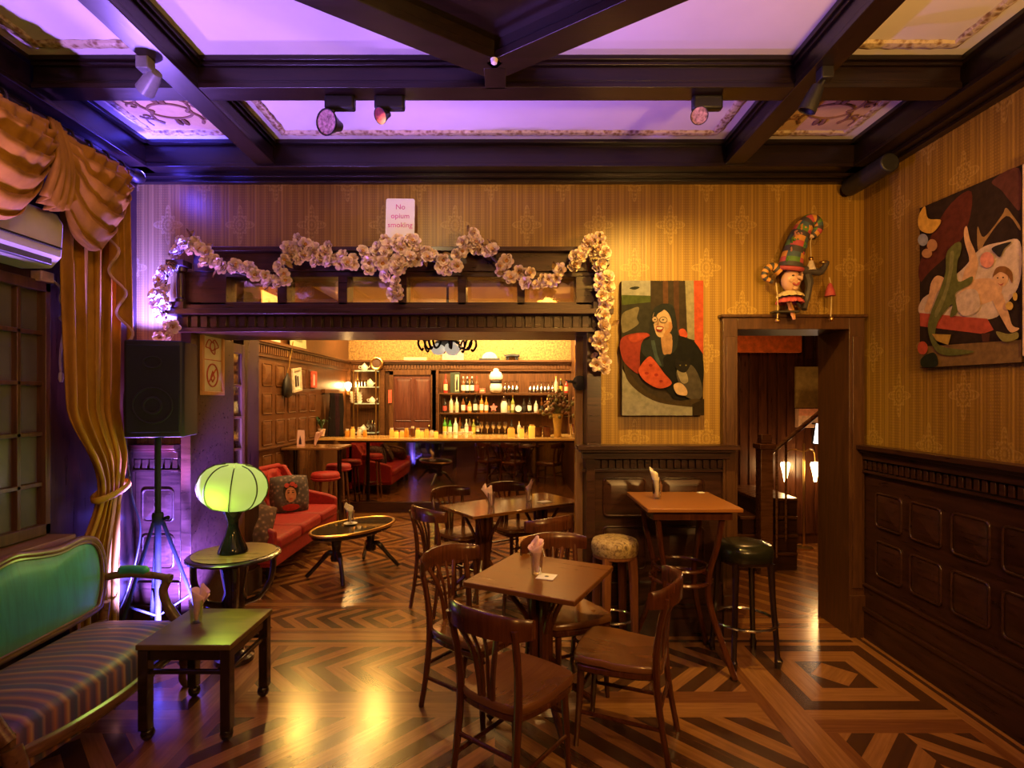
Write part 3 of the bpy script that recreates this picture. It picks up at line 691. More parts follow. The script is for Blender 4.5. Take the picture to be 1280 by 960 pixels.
# ------------------------------------------------------------------ pedestal tables
def pedestal(t, cx, cy_, a, top=.72, spread=.25):
    c, s_ = math.cos(a), math.sin(a); P = lambda r, b, z: (cx + r*math.cos(a + b), cy_ + r*math.sin(a + b), z)
    m_ = MB()
    for k in range(4): m_.tube([P(.045, PI/4 + k*PI/2, .18), P(.04, PI/4 + k*PI/2, .5), P(.045, PI/4 + k*PI/2, top)], .026, 8)
    m_.build('pedestal', chair_wood, t)
    for k in range(4):
        b = k*PI/2 + PI/4
        MB().tube(smooth_path([P(.05, b, .44), P(.10, b, .55), P(spread*.85, b, top - .015)], 4), .015, 8).build('brace', chair_wood, t)
        MB().tube(smooth_path([P(.04, b, .30), P(.09, b, .22), P(.17, b, .12), P(.30, b, .015)], 4), [.022]*8 + [.019]*5, 8).build('foot', chair_wood, t)
    MB().tube([P(.155, b*PI/12, .155) for b in range(24)], .011, 8, 0, True).build('foot_ring', chair_wood, t)
def slab(name, lx, ly, z0, z1, mat, t): return MB().box(-lx/2, lx/2, -ly/2, ly/2, z0, z1).build(name, mat, t, bevel=.005)
t = thing('square_table', 'square brown bistro table in front holding one tumbler and a card', 'table', (.16, 3.01, 0), R(-27))
slab('tabletop', .62, .62, .722, .75, table_wood, t); pedestal(t, 0, 0, 0)
t = thing('long_table', 'long brown bistro table inside the bar opening holding two tumblers', 'table', (.005, 5.05, 0), R(34.5))
slab('tabletop', 1.19, .60, .722, .75, long_wood, t); pedestal(t, -.32, 0, 0, spread=.22); pedestal(t, .32, 0, 0, spread=.22)
# ------------------------------------------------------------------ high table and stools
t = thing('high_table', 'high square pub table with bentwood legs against the panelled block', 'table', (1.09, 3.575, 0))
slab('tabletop', .57, .60, 1.025, 1.05, pub_wood, t)
MB().box(-.24, .24, -.25, .25, .97, 1.025).build('apron', chair_wood, t, bevel=.003)
for sx in (-1, 1):
    for sy in (-1, 1):
        MB().tube(smooth_path([(sx*.20, sy*.20, 1.0), (sx*.175, sy*.175, .8), (sx*.135, sy*.135, .58), (sx*.15, sy*.15, .38), (sx*.255, sy*.245, .01)], 5), .019, 8).build('leg', chair_wood, t)
MB().tube([(.19*math.cos(a*PI/12), .19*math.sin(a*PI/12), .55) for a in range(24)], .014, 8, 0, True).build('ring', chair_wood, t)
MB().tube([(.17*math.cos(a*PI/12), .17*math.sin(a*PI/12), .63) for a in range(24)], .012, 8, 0, True).build('ring', chair_wood, t)
def floral():
    n = NT('gold_floral_upholstery'); vec = n.coords(); f = n.noise(vec, 26, 5, .7, 1.5)
    n.set(Base_Color=n.ramp(f, [(.38, (.11, .06, .02)), (.5, (.32, .21, .085)), (.66, (.46, .33, .15))]), Roughness=.7); return n.mat
leather = plain('dark_green_leather', (.014, .014, .008), .24, vary=.3, scale=12, bump=.1)
def stool(name, label, loc, cush, legm, rz, square, zt):
    t = thing(name, label, 'stool', loc, rz)
    r_ = .158 if not square else .185
    wob = (lambda a, z: 1/max(abs(math.cos(a))**4 + abs(math.sin(a))**4, .3)**.10*.93) if square else None
    MB().lathe([(r_*.96, zt-.11), (r_, zt-.085), (r_*1.0, zt-.045), (r_*.93, zt-.018), (r_*.65, zt-.004), (0, zt)], 32, wob=wob).build('cushion', cush, t, smooth=70)
    MB().lathe([(r_*.90, zt-.135), (r_*.95, zt-.13), (r_*.95, zt-.105), (.0, zt-.105)], 24, wob=wob).build('seat_frame', legm, t)
    for k in range(4):
        b = PI/4 + k*PI/2; P = lambda r, z: (r*math.cos(b), r*math.sin(b), z)
        if square: MB().tube([P(.165, zt-.12), P(.175, .45), P(.205, .07), P(.212, .05), P(.205, 0)], [.024, .019, .017, .026, .018], 8).build('leg', legm, t)
        else: MB().tube([P(.125, zt-.12), P(.135, .5), P(.145, .0)], [.036, .032, .026], 8, sx=.75).build('leg', legm, t)
    rr = .20 if square else .125
    MB().tube([(rr*math.cos(a*PI/16), rr*math.sin(a*PI/16), .26 if square else .22) for a in range(32)], .010, 8, 0, True).build('foot_ring', chrome, t)
    return t
stool('bar_stool', 'bar stool with round gold floral cushion and brown legs left of the high table', (.70, 3.76, 0), floral(), brown_leg, R(12), False, .765)
stool('bar_stool', 'bar stool with dark leather cushion, black legs and chrome ring before the hall door', (1.52, 3.62, 0), leather, black_wood, R(6), True, .775)
# ------------------------------------------------------------------ low dark table
t = thing('low_table', 'low dark square table lit green beside the striped settee', 'table', (-1.62, 2.955, 0))
slab('tabletop', .47, .48, .462, .49, low_top, t)
MB().box(-.215, .215, -.22, .22, .405, .462).build('apron', black_wood, t, bevel=.003)
for sx in (-1, 1):
    for sy in (-1, 1):
        m_ = MB(); x, y = sx*.203, sy*.208
        m_.box(x-.025, x+.025, y-.025, y+.025, .06, .46)
        m_.add([(x-.025, y-.025, .06), (x+.025, y-.025, .06), (x+.025, y+.025, .06), (x-.025, y+.025, .06)], [(0, 1, 2, 3)])
        m_.ell((x - sx*.006, y - sy*.006, .035), (.033, .033, .035), 10, 6)
        m_.build('leg', black_wood, t, bevel=.004)
for s_ in (-1, 1):
    MB().box(-.19, .19, s_*.208-.011, s_*.208+.011, .335, .355).build('stretcher', black_wood, t, bevel=.003)
    MB().box(s_*.203-.011, s_*.203+.011, -.19, .19, .335, .355).build('stretcher', black_wood, t, bevel=.003)
# ------------------------------------------------------------------ round side table with scalloped rim
t = thing('side_table', 'round side table with scalloped rim carrying the green lamp', 'table', (-1.81, 3.60, 0))
MB().lathe([(.24, .668), (.277, .674), (.284, .687), (.27, .697), (.0, .697)], 64, wob=lambda a, z: 1 + (.016*math.cos(a*28) if z < .695 else 0)).build('table_rim', black_wood, t)
MB().lathe([(.245, .697), (.252, .702), (.0, .7025)], 48).build('gilt_top', wood('gilt_table_top', (.20, .12, .03), (.36, .23, .06), .3, 'x', coat=.4), t)
MB().lathe([(.12, 0), (.12, .03), (.06, .07), (.045, .2), (.06, .33), (.075, .40), (.06, .45), (.085, .60), (.10, .668)], 20).build('column', black_wood, t)
for k in range(4):
    b = k*PI/2 + .5; P = lambda r, z: (r*math.cos(b), r*math.sin(b), z)
    MB().tube(smooth_path([P(.235, .665), P(.225, .52), P(.16, .40), P(.05, .36)], 5), .018, 8, sx=1.5).build('leg', black_wood, t)
# lamp
t = thing('table_lamp', 'green ribbed lantern lamp on a black flared base on the side table', 'lamp', (-1.82, 3.60, .7035))
t.scale = (.80,)*3
def shade_mat():
    n = NT('green_lantern_paper'); lw = n.n('ShaderNodeLayerWeight'); lw.inputs['Blend'].default_value = .4
    f = n.noise(n.coords(), 3.0, 2)
    n.set(Base_Color=(.30, .42, .10), Roughness=.9, Specular_IOR_Level=.1, Emission_Color=n.ramp(f, [(.3, (.36, .50, .085)), (.7, (.50, .60, .14))]), Emission_Strength=.95); return n.mat
tilt = Matrix.Rotation(R(7), 4, 'Y'); m_ = MB(); m_.M = Matrix.Translation((0, 0, .53)) @ tilt
prof = [(.10, -.182), (.17, -.160), (.225, -.115), (.255, -.05), (.262, .01), (.245, .075), (.205, .13), (.145, .168), (.07, .182)]
m_.lathe([(r_, z) for r_, z in prof], 40, wob=lambda a, z: 1 - .018*abs(math.cos(a*4))); sh = m_.build('lamp_shade', shade_mat(), t, smooth=60)
m_ = MB(); m_.M = Matrix.Translation((0, 0, .53)) @ tilt
for k in range(8):
    a = k*PI/4 + PI/8; m_.tube([(math.cos(a)*(r_*1.0 + .002), math.sin(a)*(r_*1.0 + .002), z) for r_, z in smooth_path([(r_, z, 0) for r_, z in prof], 3) for r_, z in [(r_, z)]] if False else [(math.cos(a)*(v_.x + .002), math.sin(a)*(v_.x + .002), v_.y) for v_ in smooth_path([(r_, z, 0) for r_, z in prof], 3)], .0055, 6)
m_.build('shade_rib', plain('shade_wire', (.06, .08, .01), .5), t)
MB().lathe([(.115, 0), (.115, .012), (.10, .05), (.06, .14), (.042, .21), (.045, .26), (.085, .35), (.088, .355), (.0, .355)], 28).build('lamp_base', blackgloss, t, smooth=60)
lp_ = point('lamp_bulb_light', (.0, 0, .66), 12, (.72, 1, .16), .10, t)
point('lamp_bulb_light', (-.05, -.33, .40), 5, (.72, 1, .16), .10, t)
sp_ = spot('lamp_fill_light', (.02, -.20, .42), (.38, -.90, -.27), 90, (.70, 1, .06), 44, .25, .05); sp_.parent = t  # spot added at the shade to throw green light on the low table
# ------------------------------------------------------------------ oval coffee table
t = thing('coffee_table', 'oval glass topped coffee table with gilt edge before the red sofa', 'table', (-1.55, 5.42, 0), math.atan2(.85, .52))
mo = ornament('gilt_lattice_top', (.09, .05, .015), (.30, .19, .06), 40)
MB().lathe([(0, .435), (.96, .435), (1.0, .445), (1.0, .455), (0, .455)], 48, scale=(.47, .27)).build('oval_top', mo, t)
MB().tube([(.475*math.cos(a*PI/24), .275*math.sin(a*PI/24), .452) for a in range(48)], .014, 8, 0, True).build('gilt_edge', brass, t)
MB().lathe([(0, .457), (.97, .457), (.97, .461), (0, .461)], 48, scale=(.47, .27)).build('glass_sheet', glass, t)
MB().lathe([(.94, .40), (.98, .41), (.98, .435), (0, .435)], 48, scale=(.47, .27)).build('apron', black_wood, t)
for s_ in (-1, 1):
    MB().lathe([(.05, .17), (.055, .2), (.035, .25), (.045, .33), (.06, .41)], 16, (s_*.22, 0, 0)).build('turned_post', black_wood, t)
    for q in (-1, 1):
        MB().tube(smooth_path([(s_*.22, 0, .22), (s_*.25, q*.07, .24), (s_*.30, q*.16, .13), (s_*.36, q*.25, .015)], 5), [.026]*8 + [.02]*8, 8).build('leg', black_wood, t)
    
# ------------------------------------------------------------------ red tufted sofa
t = thing('chesterfield_sofa', 'long red tufted sofa along the left wall of the bar room', 'sofa', (-2.95, 4.98, 0))
L = 1.80
g = []
for i in range(25):
    z = .36 + .53*i/24; row = []
    for j in range(61):
        y = L*j/60; d = abs(math.sin(PI*(y/.26 + (z-.36)/.19))) * abs(math.sin(PI*(y/.26 - (z-.36)/.19)))
        row.append((.20 - .09*(i/24) + .035*d**.5 - (.05*max(0, (i-21)/3)**2), y, z + .012*math.sin(PI*j/60)))
    g.append(row)
back = MB().sheet(g)
back.box(-.0, .10, 0, L, .10, .87); back.build('tufted_back', redvelvet, t, smooth=70)
m_ = MB(); m_.tube([(.08, y, .885 + .02*math.sin(PI*y/L)) for y in [L*k/20 for k in range(21)]], .032, 10); m_.build('back_roll', redvelvet, t, smooth=70)
for k in range(3):
    y0 = .06 + k*(L-.12)/3; y1 = y0 + (L-.12)/3 - .006
    m_ = MB().box(.17, .83, y0, y1, .31, .43); m_.build('seat_cushion', redvelvet, t, bevel=.035, smooth=60)
MB().box(.04, .80, .02, L-.02, .17, .32).build('seat_base', redvelvet, t, bevel=.012)
for y in (0.0, L-.07):
    m_ = MB(); P = [(.0, .2), (.80, .2), (.81, .50), (.70, .545), (.35, .62), (.18, .90), (.04, .90)]
    m_.prism([(a, b) for a, b in P], y, y + .07, plane='xz'); m_.build('arm', redvelvet, t, bevel=.02, smooth=60)
for (x, y) in ((.74, .06), (.74, L-.06), (.08, .06), (.08, L-.06)):
    MB().lathe([(.022, 0), (.035, .08), (.03, .17)], 12, (x, y, 0)).build('leg', black_wood, t)
# cushions on the sofa
def pillow_mat(base, dots):
    n = NT('pillow_print'); vo = n.n('ShaderNodeTexVoronoi'); vo.inputs['Scale'].default_value = 26; n.link(n.coords(), vo.inputs['Vector'])
    n.set(Base_Color=n.ramp(vo.outputs['Distance'], [(.15, dots), (.3, base), (.6, tuple(x*.5 for x in base))]), Roughness=.8); return n.mat
def pillow(name, label, loc, rot, base, dots, face):
    t = thing(name, label, 'cushion', loc); t.rotation_euler = rot
    def pt(u, v_, s_): e = (1 - u**4)*(1 - v_**4); return (s_*(.012 + .075*e**.6), u*.21*(1 - .07*v_*v_), v_*.21*(1 - .07*u*u))
    m_ = MB()
    for s_ in (1, -1): m_.sheet([[pt(-1 + i/6, -1 + j/6, s_) for i in range(13)] for j in range(13)])
    m_.build('cushion_cover', pillow_mat(base, dots), t, smooth=70)
    if face:
        skin = plain('printed_face', (.55, .22, .12), .8); hair = plain('printed_hair', (.03, .015, .012), .8); fl_ = plain('printed_flower', (.5, .05, .04), .8)
        def disc(a, b, ra, rb, mi, off):
            k = 20; vs = [pt((a + ra*math.cos(2*PI*i/k)), (b + rb*math.sin(2*PI*i/k)), 1) for i in range(k)] + [pt(a, b, 1)]
            m2.add([(x + off, y, z) for x, y, z in vs], [(i, (i+1) % k, k) for i in range(k)], mi)
        m2 = MB(); disc(.02, .15, .40, .46, 1, .004); disc(.0, -.08, .28, .40, 0, .007); disc(-.18, .42, .13, .12, 2, .010); disc(.1, .47, .14, .12, 2, .010); disc(.26, .36, .10, .1, 2, .010)
        disc(-.11, .02, .06, .03, 1, .010); disc(.11, .02, .06, .03, 1, .010); disc(0, -.30, .09, .035, 2, .010); disc(-.11, .12, .09, .018, 1, .010); disc(.11, .12, .09, .018, 1, .010); disc(0, -.75, .45, .18, 2, .004)
        m2.build('printed_portrait', [skin, hair, fl_], t)
pillow('cushion', 'grey patterned cushion with a printed face leaning at the far end of the red sofa', (-2.53, 6.27, .625), (0, R(-14), R(-58)), (.16, .12, .13), (.35, .22, .18), True)
pillow('cushion', 'dark floral cushion on the red sofa half hidden by the lamp', (-2.55, 5.35, .61), (R(10), R(-30), R(-20)), (.10, .055, .045), (.33, .20, .12), False)
pillow('cushion', 'brown floral cushion lying near the front end of the red sofa behind the lamp base', (-2.40, 5.04, .57), (R(-14), R(-48), R(-65)), (.18, .08, .055), (.40, .22, .13), False)
# ------------------------------------------------------------------ green settee
gold_frame = wood('carved_settee_wood', (.10, .045, .016), (.20, .10, .035), .3, 'y', coat=.3)
def satin():
    n = NT('green_satin'); f = n.noise(n.coords('Object', (6, 22, 3)), 1.2, 4, .6, .5)
    n.set(Base_Color=n.ramp(f, [(.3, (.012, .17, .10)), (.7, (.022, .27, .165))]), Roughness=.42, Sheen_Weight=.4); return n.mat
green = satin()
def stripe_mat():
    n = NT('striped_upholstery'); tc = n.n('ShaderNodeTexCoord'); sp = n.n('ShaderNodeSeparateXYZ'); n.link(tc.outputs['UV'], sp.inputs[0])
    x = n.m('FRACT', n.m('MULTIPLY', sp.outputs[1], 7.0))
    cs = [(.0, (.045, .03, .055)), (.14, (.30, .11, .025)), (.24, (.10, .055, .07)), (.36, (.05, .03, .06)), (.44, (.22, .07, .03)), (.52, (.36, .20, .06)), (.60, (.06, .035, .06)), (.76, (.035, .05, .07)), (.84, (.24, .13, .06)), (.90, (.08, .03, .04))]
    r_ = n.ramp(x, cs); n.set(Base_Color=r_, Roughness=.5, Sheen_Weight=.3, Sheen_Tint=(.6, .5, .7)); return n.mat
t = thing('settee', 'carved settee with green satin back and striped seat at the left edge', 'settee', (-2.45, 2.13, 0)); t.scale = (1, .85, 1); SL = 1.36
def bk(y, z): return (.04 - .10*(z-.5), y, z)
outl = [bk(y, z) for y, z in [(.06, .50), (.03, .62), (.02, .76), (.06, .865), (.16, .90), (.32, .885), (.48, .895), (.66, .925), (.84, .90), (1.0, .885), (1.16, .90), (1.28, .875), (1.335, .79), (1.335, .66), (1.29, .53), (1.20, .485), (.68, .475), (.18, .475)]]
lp = smooth_loop(outl, 5)
MB().tube(lp, .030, 8, 0, True, sx=.8, up=(1, 0, 0)).build('back_frame', gold_frame, t, smooth=60)
m_ = MB(); m_.tube([(p.x + .022, .68 + (p.y-.68)*.965, .69 + (p.z-.69)*.93) for p in lp], .008, 6, 0, True); m_.build('frame_bead', gold_frame, t)
c = Vector(bk(.68, .69)); n = len(lp); vs = []; fs = []
for q, b in ((.99, 0), (.9, .022), (.6, .034), (.25, .038)):
    for p in lp: v_ = c + (p - c)*q; vs.append((v_.x + b, v_.y, v_.z))
for i in range(3):
    for j in range(n): fs.append((i*n+j, i*n+(j+1) % n, (i+1)*n+(j+1) % n, (i+1)*n+j))
fs.append(tuple(3*n + j for j in range(n))); MB().add(vs, fs).add([(v_[0]-.03, v_[1], v_[2]) for v_ in vs[:n]], [tuple(range(n-1, -1, -1))]).build('back_pad', green, t, smooth=70)
# seat: domed cushion with stripes running front to back
g = []; NY = 40
for j in range(NY + 1):
    v_ = j/NY; y = .02 + (SL-.04)*v_; fx = .50 + .05*math.sin(PI*v_); row = []
    for i in range(15):
        u = i/14; e = (1 - (2*v_-1)**6)
        z = .385 + .06*e*math.sin(PI*min(1, .12 + u*.88))**.6 - (.075*max(0, (u-.86)/.14)**2)
        row.append((.03 + (fx-.03)*min(1, u*1.06) , y, z - (.09 if i == 14 else 0)))
    g.append(row)
m_ = MB().sheet(g)
k = 0
for j in range(NY):
    for i in range(14): m_.uv[k] = [(i/14, j/NY + .012*math.sin(i*.45)), ((i+1)/14, j/NY + .012*math.sin((i+1)*.45)), ((i+1)/14, (j+1)/NY + .012*math.sin((i+1)*.45)), (i/14, (j+1)/NY + .012*math.sin(i*.45))]; k += 1
m_.build('striped_seat', stripe_mat(), t, smooth=70)
m_ = MB(); m_.tube(smooth_path([(.49, .03, .29), (.535, .3, .27), (.55, .68, .255), (.535, 1.06, .27), (.49, SL-.03, .29)], 6), .032, 8, sx=.8); m_.box(.02, .06, .03, SL-.03, .25, .40).box(.03, .5, .02, .05, .27, .39).box(.03, .5, SL-.05, SL-.02, .27, .39)
m_.build('seat_rail', gold_frame, t, bevel=.003)
for y in (.02, SL-.02):
    MB().tube(smooth_path([(.0, y, .64), (.18, y, .665), (.34, y, .655), (.43, y, .635)], 5), [.022]*14 + [.03]*2, 8).build('arm_rest', gold_frame, t, smooth=60)
    MB().tube(smooth_path([(.12, y, .685), (.2, y, .69), (.30, y, .685)], 5), [.012] + [.028]*9 + [.012], 10).build('arm_pad', green, t, smooth=60)
    MB().tube(smooth_path([(.41, y, .63), (.385, y, .56), (.42, y, .46), (.49, y, .36)], 5), [.026]*10 + [.032]*6, 8).build('arm_support', gold_frame, t, smooth=60)
    MB().tube(smooth_path([(.50, y, .34), (.53, y, .24), (.505, y, .12), (.50, y, .04), (.53, y, .0)], 5), [.04]*5 + [.033]*5 + [.022]*6 + [.02]*5, 8).build('leg', gold_frame, t, smooth=60)
    MB().tube([(.04, y, .50), (.02, y, .3), (-.03, y, 0)], [.028, .03, .02], 8).build('leg', gold_frame, t, smooth=60)
# ------------------------------------------------------------------ curtains, rod, air conditioner
def velvet_gold():
    n = NT('ochre_taffeta'); f = n.noise(n.coords('Object', (3, 3, 1.2)), 5, 4, .6, .3)
    n.set(Base_Color=n.ramp(f, [(.3, (.24, .115, .007)), (.7, (.39, .19, .013))]), Roughness=.65, Specular_IOR_Level=.25); return n.mat
gold_cloth = velvet_gold()
RX_, RZ = -2.47, 3.17
t = thing('curtain_rod', 'dark curtain rod with rings and ball finial under the left cornice', 'curtain rod', (RX_, 0, RZ))
MB().tube([(0, .6, 0), (0, 3.60, 0)], .022, 12).build('rod', iron, t)
MB().lathe([(.0, -.06), (.03, -.05), (.045, -.02), (.045, .01), (.03, .04), (.02, .05), (.022, .06)], 14).build('finial', iron, t).matrix_basis = Matrix.Translation((0, 3.63, 0)) @ Matrix.Rotation(R(90), 4, 'X')
for k in range(10):
    y = 2.25 + .135*k
    MB().tube([(.038*math.cos(a*PI/8), y, -.012 + .038*math.sin(a*PI/8)) for a in range(16)], .008, 6, 0, True).build('ring', iron, t)
for y in (1.4, 3.50): MB().tube([(0, y, 0), (-.12, y, .03), (-.245, y, .03)], .016, 8).build('bracket', iron, t)
def swag(y0, y1, ztop, drop, x0, bulge, seed, tail0=.05):
    rnd = random.Random(seed); NU, NV = 40, 46; g = []
    ph = rnd.random()*6
    for j in range(NV + 1):
        v_ = j/NV; row = []
        for i in range(NU + 1):
            u = i/NU; arch = (4*u*(1-u))
            sag = drop*(v_**1.1)*(arch**.75) + .10*v_*(1-arch)
            fold = math.sin(2*PI*(v_*6.0 + .45*math.sin(3*u + ph) + .16*math.sin(9*u + seed)))*.030*min(1, v_*4) + math.sin(2*PI*(v_*11 + 1.6*u + ph + .5*math.sin(5*u)))*.011
            pl = math.sin(2*PI*u*7 + ph)*.016*(1 - v_)**1.5
            y = y0 + (y1-y0)*(.5 + (u-.5)*(1 - .10*v_*(1-arch))) + pl*.5
            row.append((x0 + bulge*math.sin(PI*v_**.8)*arch**.6 + fold*arch**.5 + pl + .015*v_, y, ztop - sag - .02*arch*(1-v_) + fold*.8*arch**.5))
        g.append(row)
    return g
t = thing('swag_valance', 'gathered ochre swags hanging from the rod over the window', 'curtain', (0, 0, 0))
for k, (y0, y1, d, s_) in enumerate(((2.86, 3.43, .60, 3), (2.26, 2.88, .60, 8), (1.66, 2.28, .60, 14))):
    MB().sheet(swag(y0, y1, RZ - .03, d, RX_ + .05, .14, s_)).build('swag', gold_cloth, t, smooth=180, solid=.006)
# jabot gathers between the swags: fans of pleats
for (y, ln, s_) in ((2.87, .42, 1), (2.27, .42, 2)):
    g = []
    for j in range(15):
        v_ = j/14; wd = .035 + .05*v_
        g.append([(RX_ + .085 + .03*math.sin(i*PI/2.0)*(.5 + v_) + .05*math.sin(PI*v_), y + wd*(-1 + i/8), RZ - .02 - ln*v_ - .05*v_*math.cos((i/8-1)*PI/2)) for i in range(17)])
    MB().sheet(g).build('gather', gold_cloth, t, smooth=180, solid=.006)
def drape(ytop, ybot, ztop, zbot, tie, x0, pleats, seed, depth=.035):
    g = []; NZ, NY = 56, 120
    for j in range(NZ + 1):
        z = ztop + (zbot - ztop)*j/NZ
        if tie:
            k = max(0, 1 - abs(z - tie)/.55); k = k*k*(3-2*k); b = max(0, 1 - abs(z - tie - .22)/.30)
        else: k = b = 0
        f = (ztop - z)/(ztop - zbot); a0 = ytop[0] + (ybot[0]-ytop[0])*f; a1 = ytop[1] + (ybot[1]-ytop[1])*f
        a0 = a0 + (a1 - a0)*.58*k - .05*b; row = []
        for i in range(NY + 1):
            u = i/NY; ph = 2*PI*pleats*u + .5*math.sin(z*1.7 + seed)
            row.append((x0 - .07*f**.5 + depth*(1 - .3*k)*math.sin(ph) + .010*math.sin(2.3*ph + z*2) + .05*b, a0 + (a1-a0)*u + .010*math.cos(ph*2), z))
        g.append(row)
    return g
t = thing('curtain', 'long ochre curtain tied back beside the window at the left', 'curtain', (0, 0, 0))
MB().sheet(drape((3.09, 3.62), (3.25, 3.60), RZ-.03, .03, 1.12, RX_ - .04, 5, 1)).build('drape', gold_cloth, t, smooth=180, solid=.006)
MB().tube([(RX_ + .06*math.cos(a*PI/10) - .07, 3.50 + .14*math.sin(a*PI/10), 1.12 + .04*math.sin(a*PI/10)) for a in range(20)], .022, 8, 0, True, sx=.5).build('tieback', gold_cloth, t, smooth=60)
pinkish = plain('mauve_lining', (.46, .28, .25), .6)
t = thing('jabot', 'short pleated ochre tail with pale edging hanging at the end of the rod', 'curtain', (0, 0, 0))
g = []; ed = []
for j in range(25):
    row = []
    for i in range(49):
        u = i/48; zb = 2.05 + .85*(1-u) + .0*u; zz = RZ - .03 + (zb - RZ + .03)*j/24
        row.append((RX_ + .045 + .04*math.sin(u*PI*7)*(.4 + .6*j/24), 3.27 + .22*u + .012*math.cos(u*PI*7), zz))
    g.append(row)
MB().sheet(g).build('tail', gold_cloth, t, smooth=180, solid=.006)
MB().tube(g[-1], .009, 6).build('edging', pinkish, t)
t = thing('air_conditioner', 'pale wall air conditioner under the swags above the window', 'air conditioner', (-2.70, 2.1, 2.58))
acw = plain('off_white_plastic', (.58, .55, .60), .3, vary=.04)
m_ = MB(); m_.prism([(-.01, -.16), (.16, -.16), (.215, -.10), (.225, .08), (.19, .14), (-.01, .14)], -.42, .95, plane='xz'); m_.build('housing', acw, t, bevel=.01)
MB().box(.165, .20, -.38, .90, -.150, -.115).build('louvre', plain('grey_louvre', (.10, .10, .12), .4), t, bevel=.003)
MB().box(.2, .232, -.40, .93, -.06, -.05).build('panel_gap', black, t)
t = thing('junction_box', 'small pale junction box with knotted cord on the window frame', 'socket', (-2.685, 3.16, 2.40))
MB().box(-.035, .03, -.045, .045, -.03, .03).build('box', plain('pink_plastic', (.62, .42, .38), .4), t, bevel=.006)
MB().tube(smooth_path([(.02, .045, -.01), (.03, .09, -.05), (.035, .075, -.12), (.03, .12, -.15), (.04, .13, -.20), (.03, .08, -.22), (.03, .12, -.26), (.03, .10, -.34), (.03, .085, -.46), (.03, .09, -.55)], 5), .007, 6).build('cord', plain('grey_cord', (.45, .38, .40), .5), t)
MB().lathe([(.008, -.60), (.014, -.58), (.012, -.55), (.006, -.54)], 10, (.03, .09, 0)).build('plug', plain('pale_plug', (.5, .42, .42), .5), t)
# ------------------------------------------------------------------ loudspeaker on tripod
px_, py_ = -2.31, 3.60
t = thing('speaker_stand', 'black tripod stand under the loudspeaker in the left corner', 'speaker stand', (px_, py_, 0))
MB().tube([(0, 0, .12), (0, 0, 1.46)], .019, 12).build('pole', stand_black, t)
MB().lathe([(.03, .88), (.034, .89), (.034, .95), (.03, .96)], 14).build('collar', stand_black, t)
MB().tube([(.03, 0, .92), (.075, -.01, .93)], [.009, .014], 8).build('knob', blackgloss, t)
for k in range(3):
    b = R(10 + 120*k)
    m_ = MB().tube([(.03*math.cos(b), .03*math.sin(b), .90), (.34*math.cos(b), .34*math.sin(b), .012)], .012, 8); lg = m_.build('leg', stand_black, t)
    MB().lathe([(.018, 0), (.018, .02), (.012, .04)], 10, (.345*math.cos(b), .345*math.sin(b), 0)).build('rubber_foot', stand_black, lg)
    MB().tube([(.02*math.cos(b), .02*math.sin(b), .30), (.20*math.cos(b), .20*math.sin(b), .42)], .008, 6).build('brace', stand_black, t)
t = thing('loudspeaker', 'black loudspeaker on its tripod in front of the left corner', 'loudspeaker', (px_ + .03, py_, 1.46), R(14))
MB().prism(rrect(-.17, .17, -.15, .15, .03), 0, .61).build('cabinet', plain('speaker_vinyl', (.006, .006, .008), .6, bump=.2, scale=90), t, bevel=.008)
MB().box(-.15, .15, -.164, -.149, .03, .58).build('grille', plain('speaker_grille', (.003, .003, .004), .85, scale=200), t, bevel=.006)
m_ = MB(); m_.tube([(.11*math.cos(a*PI/16), -.166, .20 + .11*math.sin(a*PI/16)) for a in range(32)], .006, 6, 0, True); m_.tube([(.05*math.cos(a*PI/10), -.166, .20 + .05*math.sin(a*PI/10)) for a in range(20)], .008, 6, 0, True)
m_.tube([(.05*math.cos(a*PI/10), -.166, .47 + .035*math.sin(a*PI/10)) for a in range(20)], .005, 6, 0, True); m_.build('driver_ring', plain('driver_black', (.006, .006, .007), .7), t)
tag(MB().tube(smooth_path([at(160, 478, 3.66), at(155, 500, 3.66), at(158, 560, 3.64), at(165, 620, 3.62), at(175, 655, 3.6), at(172, 690, 3.58), at(160, 735, 3.56), at(150, 760, 3.5)], 6), .006, 6).build('speaker_cable', black), 'thin black cable hanging from the loudspeaker beside its tripod', 'cable')
# ------------------------------------------------------------------ track lights
def track_light(label, X, Y, Z, head, d, size, lens_c, em=0):
    t = thing('track_light', label, 'spotlight', (X, Y, Z), group='ceiling track lights')
    MB().box(-.078, .082, -.025, .025, -.075, 0).build('adapter', black, t, bevel=.012)
    hv = Vector(head) - Vector((X, Y, Z)); d = Vector(d).normalized()
    MB().tube([(-.035, 0, -.07), tuple(hv - d*size*.25)], .013, 8).build('stem', black, t)
    q = d.to_track_quat('Z', 'Y').to_matrix().to_4x4(); m_ = MB(); m_.M = Matrix.Translation(hv) @ q
    m_.lathe([(.0, -size*1.5), (size*.38, -size*1.45), (size*.5, -size*1.0), (size*.92, -size*.1), (size, .0), (size, size*.12), (size*.93, size*.12), (size*.90, 0)], 24); hd = m_.build('lamp_head', black, t, smooth=50)
    m_ = MB(); m_.M = Matrix.Translation(hv) @ q; m_.lathe([(size*.92, .002), (size*.7, -size*.12), (size*.35, -size*.3), (0, -size*.32)], 20); m_.lathe([(size*.22, -size*.3), (size*.16, .0), (0, size*.02)], 12, mi=1)
    m_.build('reflector', lens_c, hd)
    return t
refl = [plain('reflector_pink', (.62, .36, .40), .25, .3, vary=.6, scale=60), glow('dim_filament', (1, .5, .25), 1.5)]
refl2 = [plain('reflector_red', (.22, .04, .05), .3, .2, vary=.4, scale=60), plain('red_bulb', (.35, .03, .04), .2)]
